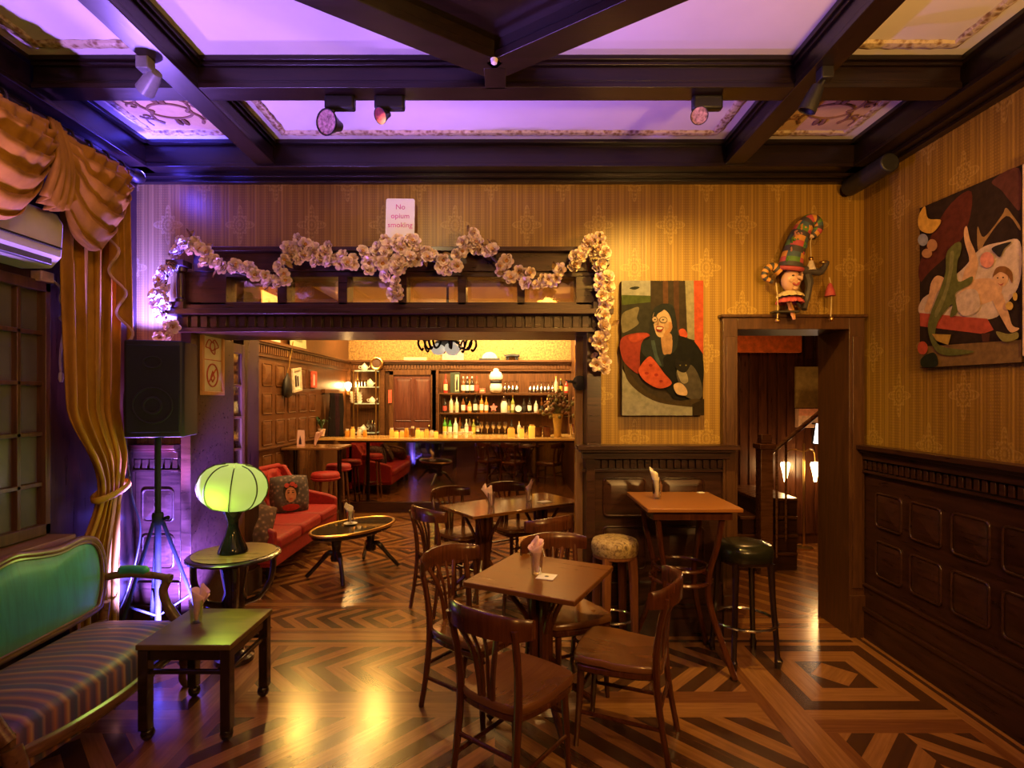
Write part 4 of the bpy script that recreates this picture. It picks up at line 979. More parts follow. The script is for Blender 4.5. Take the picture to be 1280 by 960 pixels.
track_light('black track spotlight with large pink reflector, leftmost under the cross beam', -.92, 2.95, 3.318, (-.985, 2.94, 3.175), (-.45, -1, -.22), .068, refl)
track_light('small black track spotlight with red lens, second from the left under the cross beam', -.655, 2.95, 3.318, (-.70, 2.94, 3.21), (-.55, -.7, -.5), .043, refl2)
track_light('small black track spotlight with pink reflector under the right half of the cross beam', 1.04, 2.95, 3.318, (.995, 2.93, 3.205), (-.4, -1, -.35), .046, refl)
def side_spot(label, P, base, d, mt):
    t = thing('beam_spot', label, 'spotlight', base); P = Vector(P) - Vector(base); d = Vector(d).normalized()
    MB().box(-.03, .03, -.03, .03, -.06, .0).build('adapter', mt, t, bevel=.006)
    MB().tube([(0, 0, -.05), tuple(P)], .01, 8).build('stem', mt, t)
    m_ = MB(); m_.M = Matrix.Translation(P) @ d.to_track_quat('Z', 'Y').to_matrix().to_4x4(); m_.lathe([(.0, -.075), (.028, -.07), (.036, -.03), (.044, .05), (.038, .05), (.03, .03), (0, .02)], 18); m_.build('lamp_head', mt, t, smooth=50)
side_spot('grey spotlight aimed at the left corner from the left long beam', (-1.76, 2.68, 3.235), (-1.74, 2.62, 3.318), (-.8, .5, -.5), plain('grey_metal', (.16, .15, .18), .4))
side_spot('black spotlight aimed down from the right long beam', (1.475, 2.72, 3.17), (1.53, 2.70, 3.318), (-.35, .25, -.9), black)
tag(MB().tube([(2.40, 3.50, 3.205), (2.40, 3.93, 3.205)], .062, 14).build('tube_speaker', black, bevel=.01), 'black tube shaped speaker under the cornice in the right back corner', 'loudspeaker')
tag(MB().lathe([(0, -.03), (.014, -.02), (.018, 0)], 12, (BC, 2.63, 3.32)).build('ceiling_hook', white), 'small white hook at the tip of the ceiling diamond', 'hook')
# ------------------------------------------------------------------ acrylic sign
def lettering(body, size, mat, parent, loc, rot=(PI/2, 0, 0), spacing=1.0):
    cu = bpy.data.curves.new('lettering', 'FONT'); cu.body = body; cu.size = size; cu.align_x = 'CENTER'; cu.extrude = .0008; cu.space_line = spacing
    tmp = bpy.data.objects.new('lettering_source', cu); COL.objects.link(tmp)
    dg = bpy.context.evaluated_depsgraph_get(); me = bpy.data.meshes.new_from_object(tmp.evaluated_get(dg))
    bpy.data.objects.remove(tmp); me.materials.clear(); me.materials.append(mat)
    o = bpy.data.objects.new('lettering', me); COL.objects.link(o); o.parent = parent; o.location = loc; o.rotation_euler = rot; return o
t = thing('acrylic_sign', 'white acrylic sign reading No opium smoking on the frame shelf', 'sign', (-.785, 3.865, 2.790), R(2)); t.rotation_euler[0] = R(-6)
MB().prism(rrect(-.10, .10, 0, .325, .012), -.004, .004, plane='xz').build('panel', plain('white_acrylic', (.74, .70, .74), .15, vary=.02), t)
m_ = MB(); m_.tube([(a, -.005, b) for a, b in rrect(-.098, .098, .002, .323, .012)], .003, 6, 0, True, up=(0, 1, 0)); m_.build('clear_edge', plain('acrylic_edge', (.9, .88, .9), .1), t)
ink = plain('magenta_ink', (.55, .06, .35), .5)
for k, wd_ in enumerate(('No', 'opium', 'smoking')): lettering(wd_, .052, ink, t, (0, -.0055, .248 - .066*k))
# ------------------------------------------------------------------ flower garland
petal = plain('pale_silk_petal', (.80, .63, .50), .6, vary=.18, scale=20, Subsurface_Weight=.0); heart = plain('flower_heart', (.38, .17, .05), .7); leafm = plain('dry_leaf', (.24, .13, .045), .6, vary=.5, scale=12)
def blossom(rnd):
    m_ = MB()
    for ring, (n_, r0, r1, zl, cup) in enumerate(((6, .012, .048, .0, .024), (5, .012, .036, .010, .034), (4, .010, .022, .016, .030))):
        for k in range(n_):
            a = 2*PI*(k + .5*ring)/n_ + rnd.uniform(-.15, .15); wd = 1.4*PI/n_; g = []
            for i in range(4):
                u = i/3; rr = r0 + (r1-r0)*u; row = []
                for j in range(5):
                    s_ = -1 + j/2; aa = a + s_*wd*(.55 + .45*math.sin(PI*min(.95, u + .15))); r2 = rr*(1 - .16*s_*s_*u)
                    row.append((r2*math.cos(aa), r2*math.sin(aa), zl + cup*(u**1.5) - .006*max(0, u-.7)/.3 + .004*abs(s_)))
                g.append(row)
            m_.sheet(g, 0)
    m_.ell((0, 0, .016), (.013, .013, .012), 8, 5, 1); return m_
rnd = random.Random(5); base_f = []
for k in range(4):
    o = blossom(rnd).build('flower', [petal, heart], None, smooth=60); base_f.append(o.data); bpy.data.objects.remove(o)
garland = thing('flower_garland', 'long garland of pale silk roses draped over the bar frame', 'garland', at(480, 350, 3.78))
G0 = Vector(garland.location)
path = [(213, 428), (208, 400), (204, 372), (212, 338), (226, 310), (238, 305), (262, 325), (290, 338), (318, 346), (348, 352), (362, 325), (378, 308), (398, 318), (420, 326), (440, 330), (462, 322), (482, 308), (500, 306), (522, 314), (545, 327), (570, 328), (582, 308), (595, 298), (612, 318), (636, 340), (660, 348), (690, 348), (712, 332), (730, 312), (748, 308), (752, 330), (752, 360), (758, 388), (754, 412), (748, 436), (752, 456)]
pp = [at(x, y, 3.78 if 232 < x < 745 else 3.82) - G0 for x, y in path]
MB().tube(smooth_path(pp, 4), .008, 6).build('stem', plain('garland_stem', (.06, .035, .015), .7), garland)
spots = []; sp = smooth_path(pp, 10)
for p in sp[::2]:
    spots.append(p + Vector((rnd.uniform(-.04, .04), rnd.uniform(-.035, .01), rnd.uniform(-.045, .045))))
for _ in range(34): spots.append(at(494 + rnd.gauss(0, 15), 326 + max(-24, min(26, rnd.gauss(0, 13))), 3.76) - G0 + Vector((0, rnd.uniform(-.04, .02), 0)))
for _ in range(7): spots.append(at(498 + rnd.gauss(0, 4), 350 + rnd.uniform(0, 22), 3.76) - G0)
for _ in range(9): spots.append(at(380 + rnd.gauss(0, 12), 315 + rnd.gauss(0, 8), 3.76) - G0)
for _ in range(8): spots.append(at(740 + rnd.gauss(0, 10), 315 + rnd.gauss(0, 8), 3.77) - G0)
rnd.shuffle(spots)
rest = MB()
for k, p in enumerate(spots):
    d = Vector((rnd.uniform(-.8, .8), -1, rnd.uniform(-.5, .6))).normalized(); s_ = rnd.uniform(.80, 1.15)
    M_ = Matrix.Translation(p) @ d.to_track_quat('Z', 'Y').to_matrix().to_4x4() @ Matrix.Scale(s_, 4)
    if k < 98:
        o = bpy.data.objects.new('flower', base_f[k % 4]); COL.objects.link(o); o.parent = garland; o.matrix_basis = M_
    else:
        rest.M = M_; me = base_f[k % 4]
        for f in (0, 1): rest.add([v_.co.copy() for v_ in me.vertices], [tuple(p_.vertices) for p_ in me.polygons if p_.material_index == f], f)
rest.M = None; tag(rest.build('blossoms', [petal, heart], garland, smooth=60), kind='stuff')
lv = MB()
for k in range(90):
    p = sp[rnd.randrange(len(sp))] + Vector((rnd.uniform(-.05, .05), rnd.uniform(-.03, .02), rnd.uniform(-.055, .055)))
    lv.M = Matrix.Translation(p) @ Euler((rnd.uniform(-1.2, 1.2) + PI/2, rnd.uniform(-3, 3), rnd.uniform(-.8, .8))).to_matrix().to_4x4()
    lv.sheet([[(.018*math.sin(PI*i/4)*s_ , .07*i/4, .008*abs(s_)) for s_ in (-1, 0, 1)] for i in range(5)])
lv.M = None; tag(lv.build('leaves', leafm, garland, smooth=60), kind='stuff')
# ------------------------------------------------------------------ paintings
PAINT = {}
def paint(c):
    if c not in PAINT: PAINT[c] = plain('oil_paint_%d' % len(PAINT), c, .7, vary=.22, scale=26, Specular_IOR_Level=.08)
    return PAINT[c]
def artwork(name, label, to3, thick_dir, loc, edge_c, layers, box, k_=1.0):
    layers = [(tuple(round(v_*k_, 4) for v_ in c), p, s_) for c, p, s_ in layers]
    t = thing(name, label, 'painting', loc); L0 = Vector(loc)
    m_ = MB(); cs = [Vector(p) - L0 for p in box]; th = Vector(thick_dir)
    m_.add(cs + [c - th for c in cs], [(0, 1, 2, 3), (7, 6, 5, 4), (0, 4, 5, 1), (1, 5, 6, 2), (2, 6, 7, 3), (3, 7, 4, 0)]); m_.build('canvas', paint(edge_c), t, smooth=0)
    m_ = MB(); mats = []; tn = th.normalized()
    for k, (c, pts, sm) in enumerate(layers):
        if c not in mats: mats.append(c)
        q = [to3(x, y) - L0 + tn*(.0012 + .0005*k) for x, y in pts]
        if sm: q = smooth_loop(q, 5)
        m_.add(q, [tuple(range(len(q)))], mats.index(c))
    o = m_.build('painted_image', [paint(c) for c in mats], t, smooth=0); return t
def disc(x, y, a, b=None, k=14): b = b or a; return [(x + a*math.cos(2*PI*i/k), y + b*math.sin(2*PI*i/k)) for i in range(k)]
YP = 3.945
def pt3(x, y): return at(760 + x/5.05, 340 + y/5.05, YP)
FULL = [(85, 55), (600, 55), (600, 905), (85, 905)]; SK = (.70, .46, .31); BK = (.014, .013, .013); RD = (.62, .10, .05)
L1 = [((.055, .038, .028), FULL, 0), ((.40, .38, .38), [(85, 55), (268, 55), (268, 150), (85, 150)], 0), ((.09, .115, .035), [(85, 145), (268, 150), (268, 198), (85, 215)], 0), ((.04, .04, .04), [(135, 103), (170, 92), (200, 97), (170, 112)], 1),
 ((.045, .04, .034), [(85, 210), (268, 190), (285, 400), (85, 405)], 0), ((.22, .18, .13), [(87, 270), (150, 232), (195, 225), (182, 290), (190, 330), (110, 380), (87, 370)], 1),
 ((.14, .06, .035), [(345, 55), (378, 55), (380, 400), (350, 400)], 0), ((.10, .045, .03), [(412, 55), (445, 55), (450, 400), (420, 400)], 0), ((.36, .31, .22), [(485, 55), (540, 55), (545, 430), (500, 420)], 0), (RD, [(540, 55), (600, 55), (600, 520), (545, 440)], 0),
 ((.36, .05, .04), [(87, 415), (245, 385), (262, 460), (205, 560), (195, 640), (140, 610), (87, 540)], 1), ((.52, .08, .05), [(130, 405), (240, 388), (245, 410), (160, 445)], 1), (RD, [(445, 372), (478, 360), (500, 400), (470, 430)], 1),
 (BK, [(250, 410), (212, 450), (200, 560), (230, 630), (380, 760), (420, 800), (560, 800), (598, 700), (596, 540), (540, 440), (440, 400), (350, 385)], 1), ((.03, .034, .036), [(290, 230), (340, 203), (400, 208), (424, 260), (424, 330), (440, 420), (420, 500), (350, 540), (345, 600), (265, 560), (208, 500), (215, 440), (258, 420), (265, 330), (272, 280)], 1),
 ((.07, .10, .11), [(270, 440), (290, 430), (310, 520), (335, 590), (300, 560)], 1), ((.07, .10, .11), [(395, 220), (412, 250), (418, 330), (405, 280)], 1),
 ((.50, .27, .15), [(335, 395), (398, 395), (400, 505), (372, 518), (345, 512)], 1), (SK, [(302, 235), (340, 218), (375, 240), (395, 285), (406, 330), (392, 378), (345, 410), (308, 402), (286, 335), (280, 280)], 1), ((.56, .27, .13), [(372, 320), (405, 325), (394, 375), (348, 408), (362, 365)], 1),
 ((.028, .030, .032), [(340, 212), (385, 222), (416, 262), (424, 340), (412, 420), (402, 425), (407, 330), (392, 280), (368, 238)], 1), ((.028, .030, .032), [(345, 212), (318, 222), (296, 242), (280, 285), (288, 345), (300, 405), (290, 430), (262, 420), (266, 330), (272, 275), (296, 225)], 1), ((.026, .028, .030), [(284, 275), (298, 232), (335, 203), (382, 208), (416, 246), (432, 330), (440, 430), (418, 440), (402, 335), (388, 278), (364, 246), (338, 238), (316, 246), (300, 272), (290, 325), (272, 330)], 1), ((.026, .028, .030), [(300, 262), (318, 240), (352, 236), (336, 250), (310, 268), (296, 300)], 1), ((.56, .34, .22), [(352, 318), (374, 312), (380, 352), (356, 372)], 1), ((.10, .05, .035), disc(292, 301, 19, 20), 1), ((.62, .45, .34), disc(292, 301, 15, 16), 1), ((.10, .05, .035), disc(346, 304, 26, 21), 1), ((.62, .45, .34), disc(346, 304, 22, 17), 1), ((.03, .02, .02), disc(293, 302, 5, 4, 8), 1), ((.03, .02, .02), disc(344, 304, 6, 4, 8), 1),
 ((.48, .28, .18), [(310, 300), (318, 300), (316, 338), (302, 336)], 1), ((.35, .05, .04), [(298, 350), (322, 344), (348, 352), (332, 378), (306, 374)], 1), ((.85, .78, .70), [(303, 353), (322, 350), (342, 355), (328, 364), (308, 362)], 1),
 (RD, [(255, 535), (203, 590), (190, 630), (230, 690), (320, 735), (398, 705), (350, 640), (290, 560)], 1), ((.38, .04, .03), disc(265, 590, 12, 9, 8), 1), ((.38, .04, .03), disc(240, 640, 13, 9, 8), 1), ((.38, .04, .03), disc(300, 650, 12, 10, 8), 1), ((.38, .04, .03), disc(330, 690, 12, 8, 8), 1),
 ((.10, .08, .065), [(430, 620), (510, 585), (560, 640), (590, 740), (575, 800), (490, 790), (440, 700)], 1), ((.33, .27, .20), [(430, 620), (480, 622), (500, 690), (460, 700)], 1), ((.022, .018, .018), [(418, 590), (425, 545), (445, 562), (485, 562), (512, 542), (512, 590), (482, 634), (440, 625)], 1), ((.25, .22, .08), disc(450, 590, 5, 4, 8), 1), ((.25, .22, .08), disc(486, 590, 5, 4, 8), 1), (SK, [(408, 715), (450, 700), (490, 740), (488, 778), (430, 770)], 1),
 ((.36, .33, .29), [(85, 610), (115, 670), (190, 755), (300, 815), (430, 840), (530, 850), (530, 905), (85, 905)], 0), ((.07, .045, .024), [(98, 570), (135, 640), (200, 720), (300, 785), (420, 815), (560, 800), (578, 850), (430, 843), (300, 818), (190, 758), (112, 672)], 1), ((.035, .022, .013), [(525, 835), (600, 800), (600, 905), (525, 905)], 0)]
artwork('portrait_painting', 'portrait of a smiling woman with glasses and a cat on a red chair', pt3, (0, -.045, 0), at(826, 436, 3.99), (.10, .07, .05), L1, [pt3(*p) for p in ((85, 905), (600, 905), (600, 55), (85, 55))], .54)
WX = 2.515
def pr3(x, y):
    X, Y_ = 1130 + x/3.427, 200 + y/3.427; D = F*WX/(X - 640); return Vector((WX, D, H - (Y_ - 499)*D/F))
RC = [(68, 892), (505, 868), (505, 20), (68, 207)]; SKN = (.62, .38, .20); GRN = (.12, .13, .035)
L2 = [((.030, .018, .012), RC, 0), ((.20, .12, .045), [(68, 800), (505, 770), (505, 866), (68, 890)], 0), ((.10, .025, .015), [(180, 215), (290, 135), (255, 330), (110, 480), (72, 520), (72, 430)], 1), ((.10, .035, .025), [(380, 90), (495, 35), (500, 210), (460, 180), (420, 130)], 1),
 ((.30, .18, .07), [(318, 285), (345, 330), (420, 240), (440, 205), (470, 240), (498, 280), (498, 300), (440, 240), (350, 350), (335, 395), (318, 380)], 1), ((.58, .45, .34), [(78, 600), (130, 560), (250, 470), (330, 380), (420, 352), (500, 350), (500, 520), (440, 620), (380, 680), (200, 685), (72, 660)], 1), ((.42, .08, .045), [(70, 655), (360, 680), (388, 728), (340, 745), (72, 712)], 0), ((.08, .03, .02), [(335, 742), (372, 742), (368, 778), (340, 778)], 0),
 (SKN, [(232, 600), (250, 560), (300, 515), (380, 508), (425, 540), (402, 592), (330, 622), (262, 645)], 1), (SKN, [(262, 300), (274, 285), (287, 340), (312, 400), (320, 460), (290, 535), (250, 545), (262, 480), (284, 430), (264, 350)], 1), (SKN, [(122, 522), (150, 495), (188, 520), (145, 570), (118, 645), (92, 645), (110, 580)], 1), (SKN, [(375, 555), (420, 565), (452, 650), (470, 708), (500, 722), (462, 738), (430, 690), (393, 620)], 1), (SKN, disc(420, 508, 32, 36), 1), ((.22, .10, .03), [(386, 500), (402, 462), (440, 456), (470, 482), (470, 528), (450, 495), (420, 480), (398, 492)], 1), ((.06, .03, .02), disc(408, 505, 4, 3, 8), 1), ((.06, .03, .02), disc(432, 503, 4, 3, 8), 1), ((.40, .10, .07), [(408, 527), (422, 532), (436, 525), (424, 538)], 1), ((.58, .45, .34), [(228, 610), (262, 560), (320, 560), (330, 640), (260, 668)], 1),
 (GRN, [(225, 358), (252, 355), (250, 400), (236, 440), (240, 520), (300, 498), (292, 532), (245, 558), (226, 580), (236, 650), (205, 672), (214, 620), (182, 650), (150, 700), (142, 760), (172, 800), (310, 820), (200, 838), (140, 812), (110, 730), (120, 660), (160, 560), (185, 480), (190, 400)], 1), ((.20, .20, .07), [(205, 400), (222, 395), (215, 480), (190, 580), (150, 670), (140, 650), (180, 560), (200, 470)], 1),
 ((.66, .26, .19), disc(365, 428, 30, 34), 1), ((.03, .025, .02), [(385, 380), (410, 365), (470, 350), (440, 380), (420, 415), (400, 400)], 1), ((.60, .35, .06), [(70, 245), (98, 198), (112, 250), (168, 258), (130, 312), (78, 300)], 1), ((.28, .29, .36), disc(90, 342, 22, 26), 1), ((.42, .22, .10), disc(130, 365, 22, 26), 1), ((.42, .22, .10), disc(108, 400, 22, 20), 1),
 ((.42, .27, .055), [(130, 745), (212, 748), (200, 792), (150, 775)], 0), ((.45, .08, .04), disc(90, 805, 22, 28), 1), ((.02, .025, .012), [(85, 850), (140, 825), (155, 880), (90, 885)], 1), ((.58, .38, .08), disc(465, 625, 16, 18), 1), ((.58, .38, .08), disc(490, 585, 10, 18), 1), ((.24, .22, .06), [(408, 735), (460, 745), (500, 738), (500, 765), (440, 778)], 1)]
artwork('reclining_painting', 'unframed painting of a reclining figure with a green crocodile on the right wall', pr3, (-.03, 0, 0), (2.54, 3.08, 2.38), (.12, .08, .05), L2, [pr3(*p) for p in RC], .9)
t = thing('framed_picture', 'pale framed picture cut off at the right edge beside the crocodile painting', 'picture', (2.53, 2.385, 2.38))
m_ = MB()
for (a, b, c, d) in ((-.3, .3, .47, .50), (-.3, .3, -.50, -.47), (-.3, -.27, -.47, .47), (.27, .32, -.47, .47)): m_.box(-.03, .015, a, b, c, d)
m_.build('frame', plain('pale_frame', (.75, .55, .33), .4), t, bevel=.003); MB().box(-.008, .012, -.27, .27, -.47, .47).build('print', paint((.10, .05, .03)), t)
# ------------------------------------------------------------------ jester doll over the door
YD = 3.88
t = thing('jester_doll', 'colourful jester doll with tall curled hat sitting over the hall door', 'doll', at(990, 384, YD)); D0 = Vector(t.location)
dp = lambda x, y, dy=0: at(930 + x/6, 260 + y/6, YD) - D0 + Vector((0, dy, 0))
jc = [plain('felt_%d' % i, c, .6, vary=.12) for i, c in enumerate(((.06, .05, .05), (.45, .07, .08), (.10, .22, .04), (.60, .27, .05), (.06, .10, .12), (.50, .22, .18), (.55, .42, .22)))]
pth = smooth_path([dp(345, 455), dp(365, 360), dp(400, 250), (dp(440, 160)), dp(490, 105), dp(535, 115), dp(545, 165), dp(505, 215)], 8)
rad = [.075*(1 - .75*i/(len(pth)-1))**.8 + .006 for i in range(len(pth))]
hm = MB()
for i in range(len(pth)-1):
    for s_ in range(2):
        pass
hm.tube(pth, rad, 20, 0); nf = 20
for k in range(len(hm.m)):
    i, j = k // nf, k % nf
    if i < len(pth)-1: hm.m[k] = [0, 4, 2, 0, 3, 1][((i//3) * 5 + (j//4) * 3) % 6]
hm.build('hat', jc, t, smooth=60)
for (x, y, r_, c) in ((355, 330, .030, 5), (385, 355, .026, 1), (430, 165, .030, 3), (375, 210, .022, 5), (350, 255, .020, 2), (415, 300, .020, 4), (320, 400, .026, 2)):
    m_ = MB(); m_.tube([dp(x, y, -.062 + .02*abs(math.sin(a*PI/8)) ) + Vector((r_*math.cos(a*PI/8), 0, r_*math.sin(a*PI/8))) for a in range(16)], .007, 6, 0, True); m_.ell(tuple(dp(x, y, -.055)), (.010, .010, .010), 8, 6, 0); m_.build('hat_swirl', jc[c], t)
m_ = MB(); m_.tube([dp(345, 455) + Vector((.075*math.cos(a*PI/12), .075*math.sin(a*PI/12) - .0, .018*math.cos(a*PI/12 - 2))) for a in range(24)], .016, 8, 0, True); m_.build('hat_band', jc[1], t)
skin = plain('doll_porcelain', (.62, .36, .24), .3, vary=.06)
m_ = MB(); m_.ell(tuple(dp(352, 545)), (.064, .062, .080), 20, 14)
m_.tube([dp(370, 530, -.055), dp(385, 545, -.085), dp(388, 560, -.08)], [.012, .013, .006], 8); m_.ell(tuple(dp(330, 555, -.05)), (.018, .014, .016), 8, 6); m_.ell(tuple(dp(385, 560, -.048)), (.016, .014, .016), 8, 6); m_.ell(tuple(dp(360, 610, -.05)), (.020, .018, .016), 8, 6); m_.ell(tuple(dp(430, 500, .0)), (.012, .02, .03), 8, 6)
hd = m_.build('head', skin, t, smooth=80)
m_ = MB(); m_.tube(smooth_path([dp(335, 575, -.060), dp(358, 592, -.066), dp(382, 572, -.060)], 4), .006, 6); m_.build('mouth', jc[1], hd)
m_ = MB()
for (x, y) in ((338, 520), (382, 518)): m_.ell(tuple(dp(x, y, -.058)), (.010, .006, .006), 8, 6)
m_.build('eye', jc[0], hd)
for (P_, c) in (([dp(270, 480), dp(215, 440), dp(165, 470), dp(155, 520), dp(215, 555)], 3), ([dp(430, 470), dp(500, 470), dp(570, 480), dp(610, 430), dp(625, 400)], 0)):
    m_ = MB(); q_ = smooth_path(P_, 6); m_.tube(q_, [.034*(1 - .6*i/len(q_)) for i in range(len(q_))], 10)
    for k in range(len(m_.m)): m_.m[k] = (0 if (k//10) % 4 < 2 else 1) if k < 10*(len(q_)-1) else 0
    m_.build('hat_horn', [jc[c], jc[0]], t, smooth=60)
m_ = MB(); m_.lathe([(.045, .0), (.075, -.02), (.085, -.04), (.06, -.03), (.035, -.01)], 36, tuple(dp(345, 625)), wob=lambda a, z: 1 + .10*math.cos(a*12)); m_.lathe([(.055, -.03), (.080, -.05), (.088, -.07), (.05, -.05)], 36, tuple(dp(345, 640)), wob=lambda a, z: 1 + .12*math.sin(a*11), mi=1); m_.build('ruff', [jc[6], jc[1]], t, smooth=70)
for (pts, c) in (([dp(320, 700, -.01), dp(345, 770, -.01), dp(365, 840, -.02)], 5), ([dp(345, 700, 0), dp(370, 770, 0), dp(372, 835, -.01)], 3), ([dp(400, 690, .02), dp(425, 720, .02), dp(432, 740, .02)], 0)):
    MB().tube(smooth_path(pts, 4), .010, 6, sx=.5).build('ribbon', jc[c], t)
for (pts, bell) in (([dp(235, 560, -.01), dp(245, 650, -.01), dp(248, 740, -.01), dp(245, 830, -.01)], (245, 848)), ([dp(640, 520), dp(655, 600), dp(655, 720), dp(650, 815)], (650, 835)), ([dp(505, 215, -.01), dp(492, 260, -.01), dp(495, 330, -.01), dp(497, 380, -.01)], (497, 385))):
    MB().tube(smooth_path(pts, 4), .004, 6).build('cord', jc[6], t); MB().ell(tuple(dp(*bell, -.01)), .017, 12, 8).build('bell', brass, t)
MB().lathe([(.034, -.07), (.03, -.06), (.012, 0), (.0, .005)], 12, tuple(dp(497, 395, -.01))).build('tassel', plain('pale_tassel', (.70, .58, .50), .7), t)
MB().lathe([(.036, -.085), (.03, -.05), (.012, 0), (.0, .01)], 12, tuple(dp(645, 570, 0))).build('tassel', jc[1], t)
m_ = MB(); m_.ell(tuple(dp(500, 215, -.01)), (.028, .02, .016), 10, 6); m_.build('tip_bell', plain('doll_pale', (.66, .46, .36), .4), t)
m_ = MB(); m_.ell(tuple(dp(600, 408, 0)), (.034, .018, .014), 10, 6); m_.build('tip_bell', brass, t)
m_ = MB(); m_.tube(smooth_path([dp(470, 480, .01), dp(500, 560, .02), dp(480, 680, .02), dp(450, 760, .0)], 5), [.03]*6 + [.024]*5 + [.02]*5, 8); m_.build('body', jc[0], t)
m_ = MB().box(-.10, .07, -.03, .05, 0, .012); m_.M = None; o = m_.build('stand', plain('doll_stand', (.03, .02, .012), .5), t); o.location = Vector((1.935, YD, 2.307)) - D0
m_ = MB().tube([(1.93, YD + .01, 2.31), tuple(Vector(dp(350, 640, .01)) + D0)], .008, 6); m_.v = [v_ - D0 for v_ in m_.v]; m_.build('post', iron, t)
# ------------------------------------------------------------------ tumblers, napkins, cards on the tables
tum = MB().lathe([(.0, .004), (.024, .004), (.030, .05), (.036, .125), (.0385, .125), (.032, .05), (.027, .0), (.0, .0)], 24).build('tumbler', glass, None, smooth=50); tum_me = tum.data; bpy.data.objects.remove(tum)
def napkin_mesh(name, seed, mat, lean):
    rnd = random.Random(seed); g = []
    for j in range(9):
        v_ = j/8; row = []
        for i in range(17):
            a = 2*PI*i/16*.93; rr = (.010 + .020*v_ + .022*max(0, v_-.45)) * (1 + .35*math.cos(2*a + seed)*v_)
            row.append((rr*math.cos(a) + lean*.05*v_*v_, rr*.72*math.sin(a), .008 + .165*v_ + .030*v_*v_*math.sin(a + seed)))
        g.append(row)
    m_ = MB().sheet(g); m_.sheet([[(p[0]*.5 + lean*.01*k, p[1]*.5, p[2] + .02*(k/8)) for p in row] for k, row in enumerate(g)])
    o = m_.build(name, mat, None, smooth=60, solid=.0012); return o
def setting(x, y, z, where, mat, seed, lean=0, rz=0, tone='pink'):
    o = bpy.data.objects.new('tumbler', tum_me); COL.objects.link(o); o.location = (x, y, z); tag(o, 'clear tumbler holding a paper napkin on ' + where, 'glass', 'napkin tumblers')
    n_ = napkin_mesh('paper_napkin', seed, mat, lean); n_.location = (x, y, z + .004); n_.scale = (.85, .85, .92); n_.rotation_euler = (0, 0, rz); tag(n_, tone + ' paper napkin rolled in the tumbler on ' + where, 'napkin', 'paper napkins')
setting(.134, 2.993, .751, 'the front square table', pinkpaper, 1, -.1, 0)
setting(-.184, 4.89, .751, 'the left half of the rear long table', pinkpaper, 2, -.8, .2)
setting(.156, 5.12, .751, 'the right half of the rear long table', pinkpaper, 3, .4, 1.1)
setting(.946, 3.60, 1.051, 'the high pub table', creampaper, 4, -.4, 0, 'cream')
setting(-1.71, 2.99, .491, 'the low dark table by the settee', pinkpaper, 5, .5, .3)
setting(-1.60, 5.47, .471, 'the oval coffee table', creampaper, 6, -.4, .6, 'cream')
m_ = MB().lathe([(0, 0), (.05, 0), (.068, .008), (.066, .010), (.048, .004), (0, .004)], 24, (-1.60, 5.47, .464)); tag(m_.build('saucer', white), 'small white saucer under the tumbler on the oval coffee table', 'saucer')
def flat_card(name, label, cat, x, y, z, sx, sy, rz, mat, mark=True):
    t = thing(name, label, cat, (x, y, z), rz); MB().box(-sx/2, sx/2, -sy/2, sy/2, 0, .004).build('card', mat, t)
    if mark: MB().add([(.012*math.cos(k), .012*math.sin(k), .0045) for k in [i*PI/6 for i in range(12)]], [tuple(range(12))]).build('printed_mark', black, t)
flat_card('coaster', 'white square coaster with a dark mark on the front square table', 'coaster', .185, 2.945, .751, .095, .095, R(-20), white)
flat_card('coaster', 'white paper slip on the rear long table beside the right tumbler', 'coaster', .30, 5.10, .751, .11, .09, R(30), white, False)
flat_card('folded_paper', 'tiny folded white paper at the far right corner of the high pub table', 'paper', 1.31, 3.83, 1.051, .045, .03, R(10), white, False)
# ------------------------------------------------------------------ high table with red stools at the end of the sofa
t = thing('wall_table', 'tall narrow dark table against the oak wall beyond the red sofa', 'table', (-2.66, 7.55, 0))
slab('tabletop', .76, .60, 1.03, 1.06, wood('wall_table_top', (.16, .07, .025), (.26, .12, .045), .25, 'x', coat=.4), t)
for sx in (-.3, .3): MB().lathe([(.16, 0), (.16, .02), (.03, .05), (.03, 1.03)], 14, (sx, 0, 0)).build('leg', black_wood, t)
def red_stool(label, x, y):
    t = thing('red_stool', label, 'stool', (x, y, 0), 0, 'red round stools')
    MB().lathe([(.16, .66), (.175, .68), (.178, .73), (.16, .76), (.0, .77)], 28).build('cushion', redvelvet, t, smooth=60)
    MB().tube([(.178*math.cos(a*PI/14), .178*math.sin(a*PI/14), .685) for a in range(28)], .008, 6, 0, True).build('cushion_piping', redvelvet, t)
    for k in range(4):
        b = PI/4 + k*PI/2; MB().tube([(.12*math.cos(b), .12*math.sin(b), .67), (.18*math.cos(b), .18*math.sin(b), 0)], [.018, .014], 8).build('leg', brown_leg, t)
    MB().tube([(.165*math.cos(a*PI/14), .165*math.sin(a*PI/14), .25) for a in range(28)], .008, 6, 0, True).build('foot_ring', chrome, t)
red_stool('round red stool nearest the far end of the red sofa', -2.40, 7.10); red_stool('round red stool further back beyond the tall dark table', -2.52, 8.02)
t = thing('menu_card', 'upright pink folded card with a dark figure on the tall dark table', 'card', (-2.86, 7.48, 1.061), R(-8))
m_ = MB(); m_.add([(-.05, -.02, 0), (.05, -.02, 0), (.05, 0, .22), (-.05, 0, .22), (-.05, .02, 0), (.05, .02, 0)], [(0, 1, 2, 3), (3, 2, 5, 4)]); m_.build('card', pinkpaper, t, smooth=0, solid=.002)
MB().prism([(-.02, .03), (.02, .03), (.015, .09), (.0, .15), (-.015, .09)], -.022, -.018, plane='xz').build('printed_figure', plain('dark_ink', (.06, .03, .08), .6), t)
